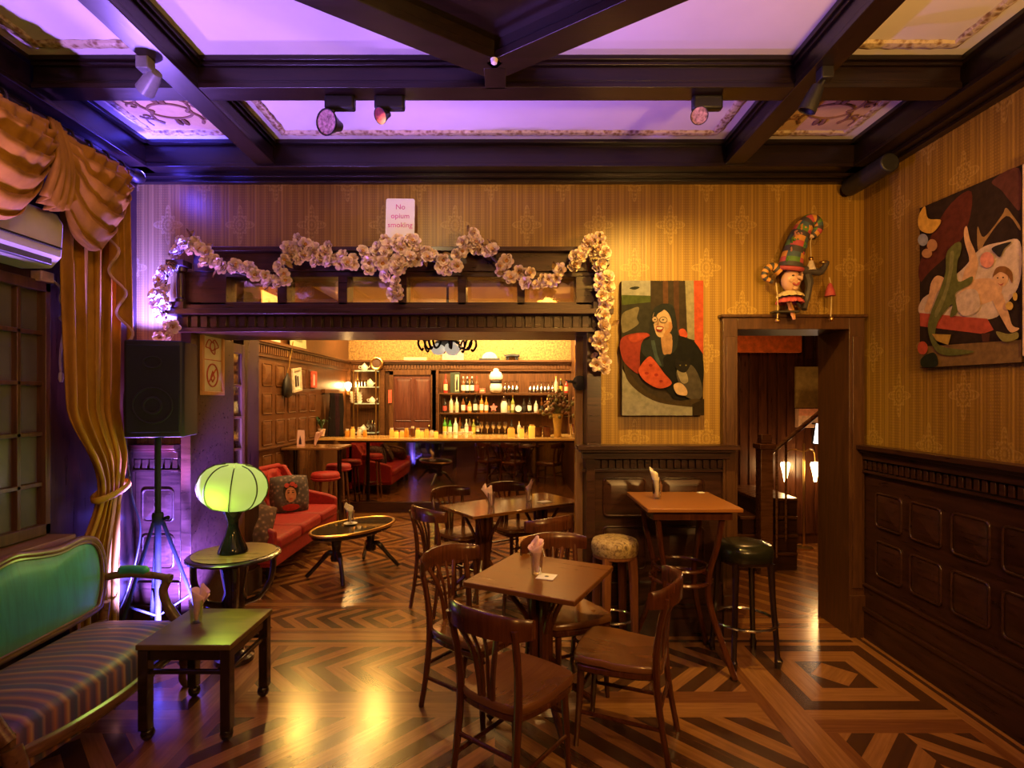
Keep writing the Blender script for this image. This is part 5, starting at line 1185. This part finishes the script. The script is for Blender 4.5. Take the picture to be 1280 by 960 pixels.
o = napkin_mesh('paper_napkin', 9, pinkpaper, .9); o.location = (-2.66, 7.45, 1.061); tag(o, 'pink paper napkin standing on the tall dark table by the oak wall', 'napkin', 'paper napkins')
# ------------------------------------------------------------------ things on the oak wall
def wall_frame(label, x, y, z, wd, ht, tilt, fm, pm, em=None):
    t = thing('small_frame', label, 'picture', (x, y, z)); t.rotation_euler = (tilt, 0, 0); m_ = MB(); b = .035
    for (a, c, e, f) in ((-wd/2, wd/2, ht/2-b, ht/2), (-wd/2, wd/2, -ht/2, -ht/2+b), (-wd/2, -wd/2+b, -ht/2+b, ht/2-b), (wd/2-b, wd/2, -ht/2+b, ht/2-b)): m_.box(.0, .03, a, c, e, f)
    m_.build('frame', fm, t, bevel=.003); MB().box(.0, .012, -wd/2+b, wd/2-b, -ht/2+b, ht/2-b).build('print', pm, t)
    if em: MB().box(.012, .015, -wd*.22, -wd*.02, -ht*.28, ht*.2).box(.012, .015, wd*.05, wd*.22, -ht*.28, ht*.15).build('printed_shapes', em, t)
wall_frame('small white framed picture hanging crooked on the oak wall', -3.03, 7.74, 1.97, .30, .33, R(7), plain('white_frame', (.78, .68, .52), .5), white, black)
wall_frame('small red framed card on the oak wall right of the crooked picture', -3.03, 8.40, 2.0, .20, .25, 0, plain('red_frame', (.6, .10, .06), .5), pinkpaper)
t = thing('hanging_bag', 'dark bag hung by a cord from the oak ledge beside the crooked picture', 'bag', (-2.99, 7.35, 1.72))
MB().lathe([(.03, 0), (.10, .03), (.11, .14), (.08, .24), (.03, .30), (.015, .33)], 16, scale=(.5, 1)).build('pouch', black, t, smooth=60); MB().tube(smooth_path([(0, 0, .32), (.01, .05, .50), (.03, .12, .76)], 5), .008, 6).build('cord', brass, t)
t = thing('coat_rack', 'dark coats hanging on the oak wall near the bar end', 'coats', (-2.98, 9.15, 1.0)); 
MB().box(-.06, .0, -.35, .35, .80, .86).build('peg_rail', bar_wood, t)
for k, y in enumerate((-.24, -.02, .2)):
    g = [[(.05 + .05*math.sin(PI*i/8) + .02*math.sin(i*2.2 + j*.3 + k), y + (.03 + .075*min(1, j/5))*(-1 + i/4), .80 - .75*j/12) for i in range(9)] for j in range(13)]
    MB().sheet(g).build('coat', plain('coat_cloth_%d' % k, ((.008, .005, .005), (.02, .006, .008), (.012, .008, .006))[k], .9, Specular_IOR_Level=.1), t, smooth=180, solid=.02)
t = thing('potted_plant', 'small green plant in a pale pot at the left end of the bar', 'plant', at(402, 545, 8.62))
MB().lathe([(.04, 0), (.06, .10), (.065, .11), (.05, .11), (0, .10)], 14).build('pot', plain('pale_pot', (.6, .45, .40), .6), t)
m_ = MB(); rnd = random.Random(3)
for k in range(22):
    a = rnd.uniform(0, 6.3); l = rnd.uniform(.10, .24); m_.sheet([[(math.cos(a)*l*.7*(i/4) + s_*.015*math.sin(PI*i/4)*math.sin(a), math.sin(a)*l*.7*(i/4) - s_*.015*math.sin(PI*i/4)*math.cos(a), .10 + l*math.sin(i/4*2.2)*.9) for s_ in (-1, 1)] for i in range(5)])
m_.build('foliage', plain('plant_green', (.03, .08, .02), .5), t)
sh_ = MB().box(-2.99, -2.60, 8.40, 8.80, 1.075, 1.10); tag(sh_.build('bar_flap', counter_top), 'honey coloured end flap joining the bar counter to the wall', 'counter flap')
# ------------------------------------------------------------------ rear door of the bar room
t = thing('door', 'four panelled dark red door behind the bar', 'door', (-1.835, 10.26, 0)); t['kind'] = 'structure'; t.name = 'door_3'
m_ = MB(); m_.M = wall_y(0); m_.box(-.36, .36, 0, .03, 0, 2.15)
for a, b in ((-.32, -.03), (.03, .32)):
    raised_panel(m_, a, b, 1.30, 2.08, .03, .012, .015); raised_panel(m_, a, b, .25, 1.16, .03, .012, .015)
m_.build('door_leaf', wood('bar_door_wood', (.07, .018, .012), (.14, .04, .02), .35, 'z'), t)
m_ = MB(); m_.box(-.43, -.36, -.06, .03, 0, 2.22).box(.36, .43, -.06, .03, 0, 2.22).box(-.43, .43, -.06, .03, 2.15, 2.24); m_.build('door_frame', bar_wood, t)
MB().ell((.30, -.06, 1.2), (.025, .03, .025), 10, 8).build('door_handle', brass, t)
wall_n = MB().box(-2.28, -2.22, 10.17, 10.19, 1.63, 1.87); tag(wall_n.build('notice', plain('red_notice', (.65, .10, .06), .5)), 'narrow red notice beside the dark red door behind the bar', 'notice')
# ------------------------------------------------------------------ shelves behind the bar
def shelf_unit(name, label, x0, x1, zs, y0, y1, mat, glassy_=False, zb=0.0):
    t = thing(name, label, 'shelves', ((x0+x1)/2, (y0+y1)/2, 0)); hw, hd = (x1-x0)/2, (y1-y0)/2
    for z in zs: MB().box(-hw, hw, -hd, hd, z-.022, z).build('shelf', mat, t, bevel=.002)
    for sx in (-1, 1):
        for sy in (-1, 1): MB().box(sx*hw-.010, sx*hw+.010, sy*hd-.010, sy*hd+.010, zb, zs[-1]).build('upright', brass if glassy_ else bar_wood, t)
    return t
BS = [1.455, 1.815]
shelf_unit('bottle_shelves', 'long oak bottle shelves on the rear wall of the bar', -1.33, 1.03, BS, 10.0, 10.27, bar_wood_x, zb=1.061)
t = thing('back_counter', 'low oak counter under the bottle shelves', 'counter', (-.12, 10.0, 0)); MB().box(-1.22, 1.20, -.24, .28, 1.03, 1.06).build('worktop', counter_top, t, bevel=.004); MB().box(-1.20, 1.20, -.20, .28, 0, 1.03).build('cabinet_body', bar_wood, t)
GS = [1.10, 1.63, 1.93, 2.225]
shelf_unit('cup_shelves', 'narrow glass shelf unit with cups left of the dark red door', -2.86, -2.46, GS, 9.98, 10.24, plain('greenish_glass', (.45, .55, .50), .08), True)
cl = lambda n, c, r=.12: plain(n, c, r, vary=.1)
CAPS = [cl('cap_black', (.02, .02, .02)), cl('cap_red', (.5, .05, .04)), cl('cap_gold', (.7, .45, .12)), cl('cap_white', (.75, .7, .65))]
GL = {'green': cl('bottle_green', (.06, .26, .03)), 'dark': cl('bottle_dark', (.02, .015, .01)), 'amber': cl('bottle_amber', (.48, .19, .03)), 'clear': cl('bottle_clear', (.50, .46, .36)), 'red': cl('bottle_red', (.50, .04, .03)), 'brown': cl('bottle_brown', (.14, .05, .015)), 'olive': cl('bottle_olive', (.20, .22, .04)), 'white': cl('bottle_white', (.70, .66, .58))}
LBL = {'white': cl('label_white', (.80, .74, .62), .6), 'cream': cl('label_cream', (.66, .50, .28), .6), 'black': cl('label_black', (.03, .025, .02), .6), 'red': cl('label_red', (.5, .06, .04), .6), 'yellow': cl('label_yellow', (.70, .48, .08), .6)}
def bottle(label, loc, h, r, g, l, cap, square=False, group='bottles behind the bar'):
    t = thing('bottle', label, 'bottle', loc, 0, group); n_ = 4 if square else 14
    MB().lathe([(r*.92, 0), (r, .01), (r, h*.56), (r*.9, h*.62), (r*.38, h*.74), (r*.32, h*.92), (.0, h*.92)], 14).build('glass_body', GL[g], t, smooth=50)
    MB().lathe([(r*1.02, h*.14), (r*1.025, h*.15), (r*1.025, h*.46), (r*1.02, h*.47)], 14).build('paper_label', LBL[l], t, smooth=50)
    MB().lathe([(r*.40, h*.88), (r*.40, h*1.0), (0, h*1.0)], 10).build('cap', CAPS[cap], t)
    return t
top_row = [(557, 'red', 'cream', 1, .34), (579, 'brown', 'white', 3, .30), (584, 'dark', 'white', 3, .30), (590, 'dark', 'white', 3, .30), (596, 'brown', 'red', 1, .30), (695, 'clear', 'cream', 2, .30), (708, 'red', 'cream', 0, .24)]
mid_row = [(556, 'dark', 'red', 0, .26), (564, 'clear', 'cream', 2, .32), (571, 'clear', 'cream', 3, .29), (579, 'brown', 'white', 0, .30), (587, 'amber', 'cream', 0, .24), (594, 'dark', 'white', 0, .34), (602, 'amber', 'white', 2, .33), (608, 'amber', 'white', 2, .29), (641, 'olive', 'cream', 2, .32), (655, 'dark', 'black', 0, .26), (662, 'dark', 'white', 0, .28), (670, 'clear', 'white', 0, .24), (684, 'brown', 'cream', 2, .27)]
low_row = [(556, 'green', 'yellow', 2, .31), (562.5, 'green', 'white', 0, .29), (569.5, 'white', 'white', 3, .30), (578, 'dark', 'cream', 0, .22), (583, 'clear', 'white', 3, .28), (592, 'olive', 'yellow', 2, .27), (639.5, 'dark', 'cream', 0, .27), (649, 'clear', 'cream', 2, .24)]
for row, z, nm in ((top_row, BS[1], 'top bottle shelf'), (mid_row, BS[0], 'middle bottle shelf'), (low_row, 1.06, 'low oak counter')):
    for i, (x, g, l, cp, h) in enumerate(row):
        X = at(x, 500, 10.06).x; bottle('%s bottle with %s label on the %s, %s bottle from the left' % (g, l, nm, ordinal(i)), (X, 10.06, z), h, .036 if g != 'white' else .042, g, l, cp)
# stemware rows
def goblet(inv):
    pr = [(.030, 0), (.030, .004), (.006, .012), (.005, .075), (.030, .10), (.038, .14), (.030, .185), (.028, .185), (.034, .14), (.0, .098)]
    if inv: pr = [(r_, .185 - z) for r_, z in pr][::-1]
    o = MB().lathe(pr, 14).build('wine_glass', bar_glass, None, smooth=60); me = o.data; bpy.data.objects.remove(o); return me
gi, gu = goblet(True), goblet(False)
def put(me, name, label, cat, loc, group, scale=1): o = bpy.data.objects.new(name, me); COL.objects.link(o); o.location = loc; o.scale = (scale,)*3; return tag(o, label, cat, group)
for k in range(7): put(gi, 'wine_glass', 'upturned wine glass in the right row of the top shelf, %s from the left' % ordinal(k), 'glass', (at(663 + 4.6*k, 500, 10.05).x, 10.05, BS[1]), 'upturned glasses on the top shelf', 1.05)
for k in range(4): put(gi, 'wine_glass', 'upturned wine glass right of the white urn on the top shelf, %s from the left' % ordinal(k), 'glass', (at(631 + 5*k, 500, 10.05).x, 10.05, BS[1]), 'upturned glasses by the urn', 1.15)
for k in range(5): put(gu, 'wine_glass', 'wine glass standing on the low oak counter, %s from the left' % ordinal(k), 'glass', (at(602 + 7.3*k, 500, 10.0).x, 10.0, 1.06), 'wine glasses on the low counter', 1.25)
tu = MB().lathe([(.0, .004), (.026, .004), (.034, .12), (.036, .12), (.029, 0), (0, 0)], 12).build('x', bar_glass, None); tum2 = tu.data; bpy.data.objects.remove(tu)
for k in range(5): put(tum2, 'short_glass', 'short glass at the right of the low oak counter, %s from the left' % ordinal(k), 'glass', (at(657 + 6.5*k, 500, 9.98).x, 9.98, 1.06), 'short glasses on the low counter', 1.3)
for i, (x, g, l, cp, h, sh, nm) in enumerate(((567, 'amber', 'cream', 0, .27, BS[0], 'middle bottle shelf'), (583, 'dark', 'red', 2, .29, BS[0], 'middle bottle shelf'), (598, 'brown', 'cream', 0, .31, BS[0], 'middle bottle shelf'), (636, 'clear', 'yellow', 0, .28, BS[0], 'middle bottle shelf'), (677, 'amber', 'black', 2, .28, BS[0], 'middle bottle shelf'), (691, 'dark', 'cream', 1, .28, BS[0], 'middle bottle shelf'),
        (587, 'amber', 'white', 1, .29, BS[1], 'top bottle shelf'), (701, 'dark', 'yellow', 2, .27, BS[1], 'top bottle shelf'), (559, 'olive', 'cream', 0, .34, 1.06, 'low oak counter'), (575, 'amber', 'yellow', 1, .31, 1.06, 'low oak counter'), (587, 'clear', 'red', 0, .32, 1.06, 'low oak counter'), (597, 'dark', 'white', 2, .33, 1.06, 'low oak counter'))):
    bottle('%s bottle with %s label standing in the back row of the %s' % (g, l, nm), (at(x, 500, 10.16).x, 10.16, sh), h, .034, g, l, cp, group='bottles in the back rows')
cup_me = MB().lathe([(.022, 0), (.026, .005), (.036, .06), (.033, .06), (.02, .01), (0, .01)], 14).tube(smooth_path([(.034, 0, .05), (.052, 0, .045), (.05, 0, .025), (.03, 0, .018)], 3), .005, 6).build('x', plain('coffee_cup_white', (.76, .70, .62), .2), None); cm_ = cup_me.data; bpy.data.objects.remove(cup_me)
for k in range(6): put(cm_, 'coffee_cup', 'small white coffee cup before the low bottle row, %s from the left' % ordinal(k), 'cup', (at(556 + 6.2*k, 500, 9.86).x, 9.86, 1.06), 'coffee cups before the low bottle row')
# special objects among the bottles
t = thing('bottle_box', 'dark upright box with a pale label on the top bottle shelf', 'box', (at(569, 500, 10.08).x, 10.08, BS[1]))
MB().box(-.085, .085, -.05, .05, 0, .37).build('carton', cl('box_dark', (.035, .045, .025), .5), t, bevel=.003)
MB().box(.005, .07, -.053, -.05, .03, .33).build('box_label', LBL['cream'], t); MB().prism([(.02, .05), (.055, .05), (.055, .2), (.045, .25), (.045, .30), (.03, .30), (.03, .25), (.02, .2)], -.056, -.053, plane='xz').build('printed_bottle', black, t)
t = thing('red_box', 'small flat red box on the top bottle shelf left of the white urn', 'box', (at(603, 500, 10.05).x, 10.05, BS[1])); MB().box(-.05, .05, -.04, .04, 0, .085).build('carton', cl('box_red', (.6, .12, .07), .5), t, bevel=.003); MB().box(-.035, .035, -.042, -.04, .03, .055).build('box_label', LBL['cream'], t)
t = thing('porcelain_urn', 'tall white urn with dark band standing among the bottles', 'urn', (at(620, 500, 9.98).x, 9.98, BS[1]))
MB().lathe([(.07, 0), (.105, .03), (.115, .10), (.10, .165)], 24).build('lower_bowl', cl('porcelain', (.82, .76, .66)), t, smooth=60); MB().lathe([(.10, .165), (.105, .175), (.105, .21), (.10, .22)], 24).build('dark_band', black, t)
MB().lathe([(.10, .22), (.12, .25), (.12, .31), (.09, .37), (.05, .39), (.05, .42), (.02, .44), (0, .44)], 24, wob=lambda a, z: 1 + .03*math.cos(a*8)).build('upper_bowl', cl('porcelain_top', (.80, .74, .64)), t, smooth=60)
t = thing('heart_ornament', 'pink star shaped ornament on the middle bottle shelf under the urn', 'ornament', (at(617, 500, 10.02).x, 10.02, BS[0]))
st = [(.085*(1 if k % 2 == 0 else .45)*math.cos(PI/2 + k*PI/5), .09 + .085*(1 if k % 2 == 0 else .45)*math.sin(PI/2 + k*PI/5)) for k in range(10)]; MB().prism(st, -.015, .015, plane='xz').build('star', cl('pink_glaze', (.7, .20, .16)), t, bevel=.003); MB().box(-.03, .03, -.025, .025, 0, .03).build('base', brass, t)
t = thing('glass_jar', 'squat clear jar with a lid on the middle bottle shelf', 'jar', (at(630, 500, 10.03).x, 10.03, BS[0])); MB().lathe([(.055, 0), (.06, .02), (.06, .17), (.045, .20), (.045, .22)], 18).build('jar_body', cl('jar_pale', (.66, .62, .52)), t, smooth=50); MB().lathe([(.05, .22), (.052, .25), (.02, .27), (.015, .30), (0, .30)], 14).build('lid', chrome, t)
t = thing('round_clock', 'small round white dial on the middle bottle shelf', 'clock', (at(648, 500, 9.98).x, 9.98, BS[0])); m_ = MB(); m_.M = Matrix.Translation((0, 0, .075)) @ Matrix.Rotation(R(90), 4, 'X'); m_.lathe([(.07, -.02), (.075, 0), (.07, .02), (.06, .02), (0, .018)], 24); m_.build('clock_case', black, t); m_ = MB(); m_.M = Matrix.Translation((0, 0, .075)) @ Matrix.Rotation(R(90), 4, 'X'); m_.lathe([(.058, .021), (0, .022)], 24); m_.build('dial', white, t)
for i, (x, nm) in enumerate(((454, 'left'), (460, 'right'))):
    t = thing('cup_stack', '%s stack of white cups on the glass shelf unit' % nm, 'cups', (at(x - 12 + 3*i, 500, 10.08).x - .02, 10.08, GS[1]), 0, 'stacks of cups')
    for k in range(4): MB().lathe([(.03, .052*k), (.046, .052*k + .03), (.05, .052*k + .05), (.044, .052*k + .048), (0, .052*k + .01)], 16).build('cup', cl('cup_white', (.78, .72, .60), .2), t, smooth=50)
def teapot(label, loc, s_=1.0):
    t = thing('teapot', label, 'teapot', loc); t.scale = (s_,)*3; wm = cl('teapot_white', (.76, .70, .58), .15)
    MB().lathe([(.04, 0), (.065, .02), (.075, .06), (.06, .10), (.035, .115), (0, .115)], 18).build('pot_body', wm, t, smooth=60); MB().lathe([(.035, .115), (.03, .13), (.01, .14), (.012, .155), (0, .155)], 12).build('lid', wm, t)
    MB().tube(smooth_path([(.06, 0, .05), (.10, 0, .07), (.12, 0, .11)], 4), .011, 8).build('spout', wm, t); MB().tube(smooth_path([(-.06, 0, .09), (-.11, 0, .085), (-.105, 0, .045), (-.06, 0, .035)], 4), .008, 8).build('handle', wm, t)
teapot('white teapot on the middle glass shelf right of the cup stacks', (-2.56, 10.10, GS[1]), .8); teapot('white teapot on the upper glass shelf', (-2.60, 10.11, GS[2]), .95); teapot('small pale teapot on the top glass shelf', (-2.70, 10.10, GS[3]), .9); teapot('white teapot on the lowest glass shelf', (-2.72, 10.11, GS[0]), .9)
for k in range(4): put(tum2, 'short_glass', 'short glass on the upper glass shelf, %s from the left' % ordinal(k), 'glass', (-2.83 + .055*k, 10.08, GS[2]), 'short glasses on the glass shelves', 1)
for k in range(3): put(gu, 'wine_glass', 'wine glass on the lowest glass shelf, %s from the left' % ordinal(k), 'glass', (-2.62 + .06*k, 10.08, GS[0]), 'wine glasses on the glass shelves', 1.2)
t = thing('ring_clock', 'round gilt ring clock leaning on the top of the glass shelf unit', 'clock', (-2.47, 10.06, GS[3] + .0)); m_ = MB(); m_.tube([(.10*math.cos(a*PI/14), 0, .125 + .10*math.sin(a*PI/14)) for a in range(28)], .024, 8, 0, True); m_.build('ring', brass, t); MB().box(-.02, .02, -.012, .012, .23, .30).build('finial', brass, t); m_ = MB(); m_.M = Matrix.Translation((0, 0, .125)) @ Matrix.Rotation(R(90), 4, 'X'); m_.lathe([(.085, .0), (0, .003)], 20); m_.build('dial', cl('dark_dial', (.10, .05, .03), .4), t)
# objects on the ledge
t = thing('ledge_fan', 'small semicircular shell ornament on a dark base on the oak ledge', 'ornament', (at(612, 452, 10.24).x, 10.22, 2.42)); MB().box(-.19, .19, -.04, .04, 0, .035).build('base', black, t); MB().prism([(.14*math.cos(k*PI/16), .035 + .12*math.sin(k*PI/16)) for k in range(17)], -.02, .02, plane='xz').build('shell', cl('shell', (.62, .56, .40), .4), t)
t = thing('dog_figurine', 'small dark long bodied animal figurine on the oak ledge', 'figurine', (at(640, 452, 10.24).x, 10.22, 2.42)); m_ = MB(); m_.tube(smooth_path([(-.12, 0, .07), (0, 0, .09), (.10, 0, .08), (.135, 0, .10)], 4), [.03]*8 + [.028]*4 + [.02], 8)
for x in (-.10, -.07, .07, .10): m_.tube([(x, 0, .07), (x, 0, 0)], .014, 6)
m_.tube([(-.12, 0, .08), (-.155, 0, .11)], [.012, .005], 6); m_.build('figure', black, t, smooth=60)
tag(MB().box(-2.0, -1.58, 10.2, 10.22, 2.42, 2.475).build('ledge_cards', LBL['cream']), 'row of small cream cards along the oak ledge above the dark red door', 'cards')
tag(MB().box(-1.30, -.90, 10.27, 10.30, 2.43, 2.95).build('pink_poster', plain('pink_poster', (.62, .30, .25), .6)), 'plain pink poster on the gold wall behind the chandelier', 'poster')
# bar wall lamp
t = thing('bulb_lamp', 'bare glowing globe bulb on a wall bracket at the left end of the bar', 'lamp', (-3.0, 10.10, 1.87))
MB().lathe([(.02, -.10), (.035, -.08), (.03, -.02), (.0, -.02)], 14).build('socket', brass, t); MB().tube([(0, 0, -.09), (0, .05, -.10), (0, .09, -.08)], .01, 8).build('bracket', brass, t)
MB().lathe([(.018, -.02), (.03, .01), (.06, .06), (.065, .09), (.05, .13), (0, .15)], 18).build('globe', glow('hot_globe', (1, .72, .32), 14), t, smooth=60)
point('bulb_lamp_light', (.03, -.14, .08), 12, AMBER, .05, t)
# ------------------------------------------------------------------ counter top things
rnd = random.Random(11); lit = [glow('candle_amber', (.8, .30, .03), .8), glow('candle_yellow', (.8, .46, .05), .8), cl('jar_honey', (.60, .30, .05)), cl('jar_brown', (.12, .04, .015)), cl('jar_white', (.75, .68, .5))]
xs_ = [434, 441, 449, 456, 489, 496, 502, 509, 515, 522, 528, 534, 540, 545]; kinds = [2, 0, 4, 2, 0, 1, 0, 2, 3, 1, 1, 0, 4, 1]; words_ = ['glowing amber', 'glowing yellow', 'honey coloured', 'dark brown', 'white']
for i, (x, kd) in enumerate(zip(xs_, kinds)):
    h = rnd.uniform(.09, .16); X = at(x, 546, 8.62).x
    t = thing('counter_jar', '%s jar on the left half of the bar counter, %s from the left' % (words_[kd], ordinal(i)), 'jar', (X, 8.62 + rnd.uniform(-.06, .06), 1.1155), 0, 'small jars on the bar counter')
    MB().lathe([(.030, 0), (.036, .01), (.036, h*.7), (.025, h*.82), (.0, h*.82)], 14).build('jar_body', lit[kd], t, smooth=50); MB().lathe([(.026, h*.82), (.026, h), (0, h)], 12).build('lid', CAPS[2 if i % 2 else 3], t)
for i, (x, kd, h, nm) in enumerate(((639, 0, .15, 'glowing orange jar'), (652, 1, .14, 'slim glowing yellow jar'), (665, 1, .19, 'tall glowing yellow jar'))):
    t = thing('counter_jar', nm + ' on the right half of the bar counter', 'jar', (at(x, 546, 8.6).x, 8.6, 1.1155), 0, 'small jars on the bar counter'); r_ = .055 if i != 1 else .035
    MB().lathe([(r_*.9, 0), (r_, .01), (r_, h*.8), (r_*.7, h*.9), (.0, h*.9)], 16).build('jar_body', lit[kd], t, smooth=50); MB().lathe([(r_*.72, h*.88), (r_*.72, h), (0, h)], 12).build('lid', CAPS[2], t)
for i, x in enumerate((672.5, 683.5)):
    t = thing('dark_mug', '%s dark brown mug beside the flower vase on the bar counter' % ('left' if i == 0 else 'right'), 'mug', (at(x, 546, 8.6).x, 8.60, 1.1155), 0, 'dark mugs'); MB().lathe([(.055, 0), (.06, .01), (.06, .15), (.054, .15), (.05, .02), (0, .02)], 18).build('mug_body', lit[3], t, smooth=50); MB().tube(smooth_path([(.058, 0, .12), (.095, 0, .11), (.095, 0, .05), (.058, 0, .035)], 4), .008, 8).build('handle', lit[3], t)
t = thing('flower_vase', 'tall straw coloured vase of dried flowers at the right of the bar counter', 'vase', (at(697, 546, 8.58).x, 8.58, 1.1155))
MB().lathe([(.05, 0), (.06, .02), (.055, .10), (.075, .28), (.09, .36), (.08, .36), (.05, .1), (0, .05)], 20).build('vase_body', cl('straw_vase', (.55, .36, .08), .25), t, smooth=60)
m_ = MB(); rnd = random.Random(4)
for k in range(70):
    a = rnd.uniform(0, 2*PI); e = rnd.uniform(.0, .30); h = rnd.uniform(.42, .74) - e*.5; p = (e*math.cos(a), e*.6*math.sin(a), h)
    m_.tube([(0, 0, .30), (p[0]*.5, p[1]*.5, .30 + (h-.3)*.6), p], .004, 4, 0); m_.ell(p, (rnd.uniform(.015, .035),)*3, 6, 5, rnd.choice((0, 0, 1, 1, 2)))
tag(m_.build('dried_flowers', [plain('dry_olive', (.16, .13, .04), .8), plain('dry_brown', (.17, .08, .035), .8), plain('dry_rust', (.30, .12, .05), .8)], t, smooth=60), kind='stuff')
t = thing('glass_vase', 'wide clear glass vessel at the right end of the bar counter', 'vase', (at(719, 546, 8.6).x, 8.60, 1.1155)); MB().lathe([(0, .01), (.07, .01), (.085, .20), (.092, .20), (.078, 0), (0, 0)], 24).build('vase_body', bar_glass, t, smooth=50); MB().lathe([(.068, .012), (.072, .05), (0, .055)], 18).build('pebbles', cl('pale_pebbles', (.7, .6, .38), .6), t)
# ------------------------------------------------------------------ chandelier
t = thing('chandelier', 'wrought iron chandelier with curled arms seen under the bar head', 'chandelier', (-.70, 6.0, 2.20))
MB().tube([(0, 0, .25), (0, 0, 1.22)], .014, 8).build('rod', iron, t); MB().lathe([(.0, .06), (.05, .07), (.14, .12), (.10, .20), (.03, .28)], 18).build('iron_body', iron, t, smooth=60)
for k in range(8):
    b = k*PI/4 + .25; P = lambda r, z: (r*math.cos(b), r*math.sin(b), z)
    MB().tube(smooth_path([P(.09, .15), P(.16, .06), P(.22, .05), P(.26, .14), P(.30, .16), P(.315, .09), P(.28, .03), P(.26, .05)], 5), .012, 8).build('arm', iron, t)
for k in range(3):
    b = k*2*PI/3 + 1.1; m_ = MB().lathe([(.03, .06), (.07, .03), (.08, -.02), (.05, -.06), (0, -.07)], 16, (.10*math.cos(b), .10*math.sin(b), .05)); m_.build('cut_glass_shade', glow('warm_cut_glass', (.9, .8, .62), .5), t, smooth=50)
# ------------------------------------------------------------------ stair hall
t = thing('staircase', 'dark wooden stairs with newel post and handrail in the hall', 'staircase', (1.97, 5.9, 0)); hw_ = wood('stair_wood', (.05, .017, .007), (.11, .04, .015), .28, 'x')
for k in range(4): MB().box(.16*k, .86, -.42, .42, .18*k, .18*(k+1) - .03).build('riser', dark_x, t); MB().box(.16*k - .03, .86, -.44, .42, .18*(k+1) - .03, .18*(k+1)).build('tread', hw_, t, bevel=.004)
m_ = MB().box(.42, .54, -.60, -.48, 0, 1.22); m_.build('newel_post', hw_, t, bevel=.006); MB().box(.40, .56, -.62, -.46, 1.22, 1.27).box(.43, .53, -.59, -.49, 1.27, 1.36).build('newel_cap', hw_, t, bevel=.006)
MB().tube([(.52, -.54, 1.16), (1.05, -.54, 1.60)], .022, 8).build('handrail', hw_, t)
for k in range(2): MB().tube([(.60 + .09*k, -.54, .18*min(4, k+1)*.9), (.60 + .09*k, -.54, 1.22 + .075*k)], .012, 8).build('baluster', hw_, t)
t = thing('twin_lamp', 'slim brass post with two glowing cone lamps in the hall', 'lamp', (3.32, 6.28, 0))
MB().tube([(0, 0, .02), (0, 0, 1.20)], .012, 8).build('post', brass, t); MB().lathe([(.10, 0), (.10, .015), (.02, .03)], 16).build('base', brass, t)
for s_, zt in ((-1, .88), (1, .88)):
    x = -.21 if s_ < 0 else .13
    MB().tube(smooth_path([(0, 0, 1.10), (x*.5, 0, 1.13), (x*.9, 0, 1.10), (x, 0, zt + .12)], 5), .008, 6).build('arm', brass, t)
    MB().lathe([(.014, zt - .12), (.028, zt - .03), (.052, zt + .075), (.045, zt + .10), (.0, zt + .11)], 18, (x, 0, 0)).build('cone_shade', glow('cone_glow', (1, .62, .25), 16), t, smooth=60)
    point('twin_lamp_light', (x, -.12, zt), 9, (1, .55, .18), .05, t)
t = thing('fire_extinguisher', 'dull red fire extinguisher on the hall floor before the stairs', 'extinguisher', (3.06, 6.12, 0))
MB().lathe([(.065, 0), (.07, .02), (.07, .36), (.05, .42), (.025, .44)], 18).build('cylinder', cl('extinguisher_red', (.22, .018, .012), .3), t, smooth=60); MB().box(-.05, .03, -.015, .015, .46, .48).box(-.015, .015, -.015, .015, .43, .47).build('valve', black, t); MB().tube(smooth_path([(.02, 0, .46), (.09, 0, .42), (.085, 0, .2)], 4), .009, 6).build('hose', black, t)
tag(MB().box(1.9, 3.36, 6.40, 6.48, 2.245, 2.45).build('orange_valance', plain('orange_board', (.80, .16, .025), .6)), 'orange painted board high on the hall wall', 'board')
tag(MB().box(3.32, 3.62, 6.46, 6.485, 1.60, 2.08).build('hall_panel', plain('ochre_panel', (.36, .24, .08), .6)), 'ochre painted panel on the hall wall above the meter box', 'panel')
t = thing('meter_box', 'pale pinkish wall box with two sockets in the hall', 'box', (3.45, 6.44, 1.48)); MB().box(-.13, .13, -.05, .04, -.11, .11).build('housing', plain('box_beige', (.66, .42, .30), .5), t, bevel=.006); MB().box(-.09, -.05, -.054, -.05, -.07, -.055).box(.02, .06, -.054, -.05, -.07, -.055).build('socket_slots', black, t); MB().box(-.13, .13, -.056, -.05, .03, .11).build('cover_strip', plain('box_salmon', (.62, .25, .16), .5), t)
t = thing('lit_screen', 'tilted glowing white screen below the meter box in the hall', 'screen', (3.58, 6.40, 1.30)); t.rotation_euler = (0, R(8), 0); MB().box(-.085, .085, -.01, .02, -.13, .12).build('casing', black, t); MB().box(-.075, .075, -.013, -.01, -.12, .11).build('screen_face', glow('screen_white', (.95, .93, 1), 3.0), t)
for i, (y, wd, c, nm) in enumerate(((6.88, .44, (.80, .68, .50), 'cream'), (7.72, .56, (.52, .58, .34), 'pale green'))):
    t = thing('leaning_poster', '%s board leaning on the oak ledge high on the left bar wall' % nm, 'poster', (-2.985, y, 2.421)); t.rotation_euler = (0, R(-4), 0)
    MB().box(-.008, .008, -wd/2, wd/2, 0, .60).build('board', plain('poster_' + nm.replace(' ', '_'), c, .6, vary=.08), t); MB().prism([(-.14, .08), (.14, .08), (.02, .50), (-.06, .50)], .0085, .010, plane='yz').build('printed_shape', plain('poster_ink_%d' % i, tuple(v_*.55 for v_ in c), .6), t)
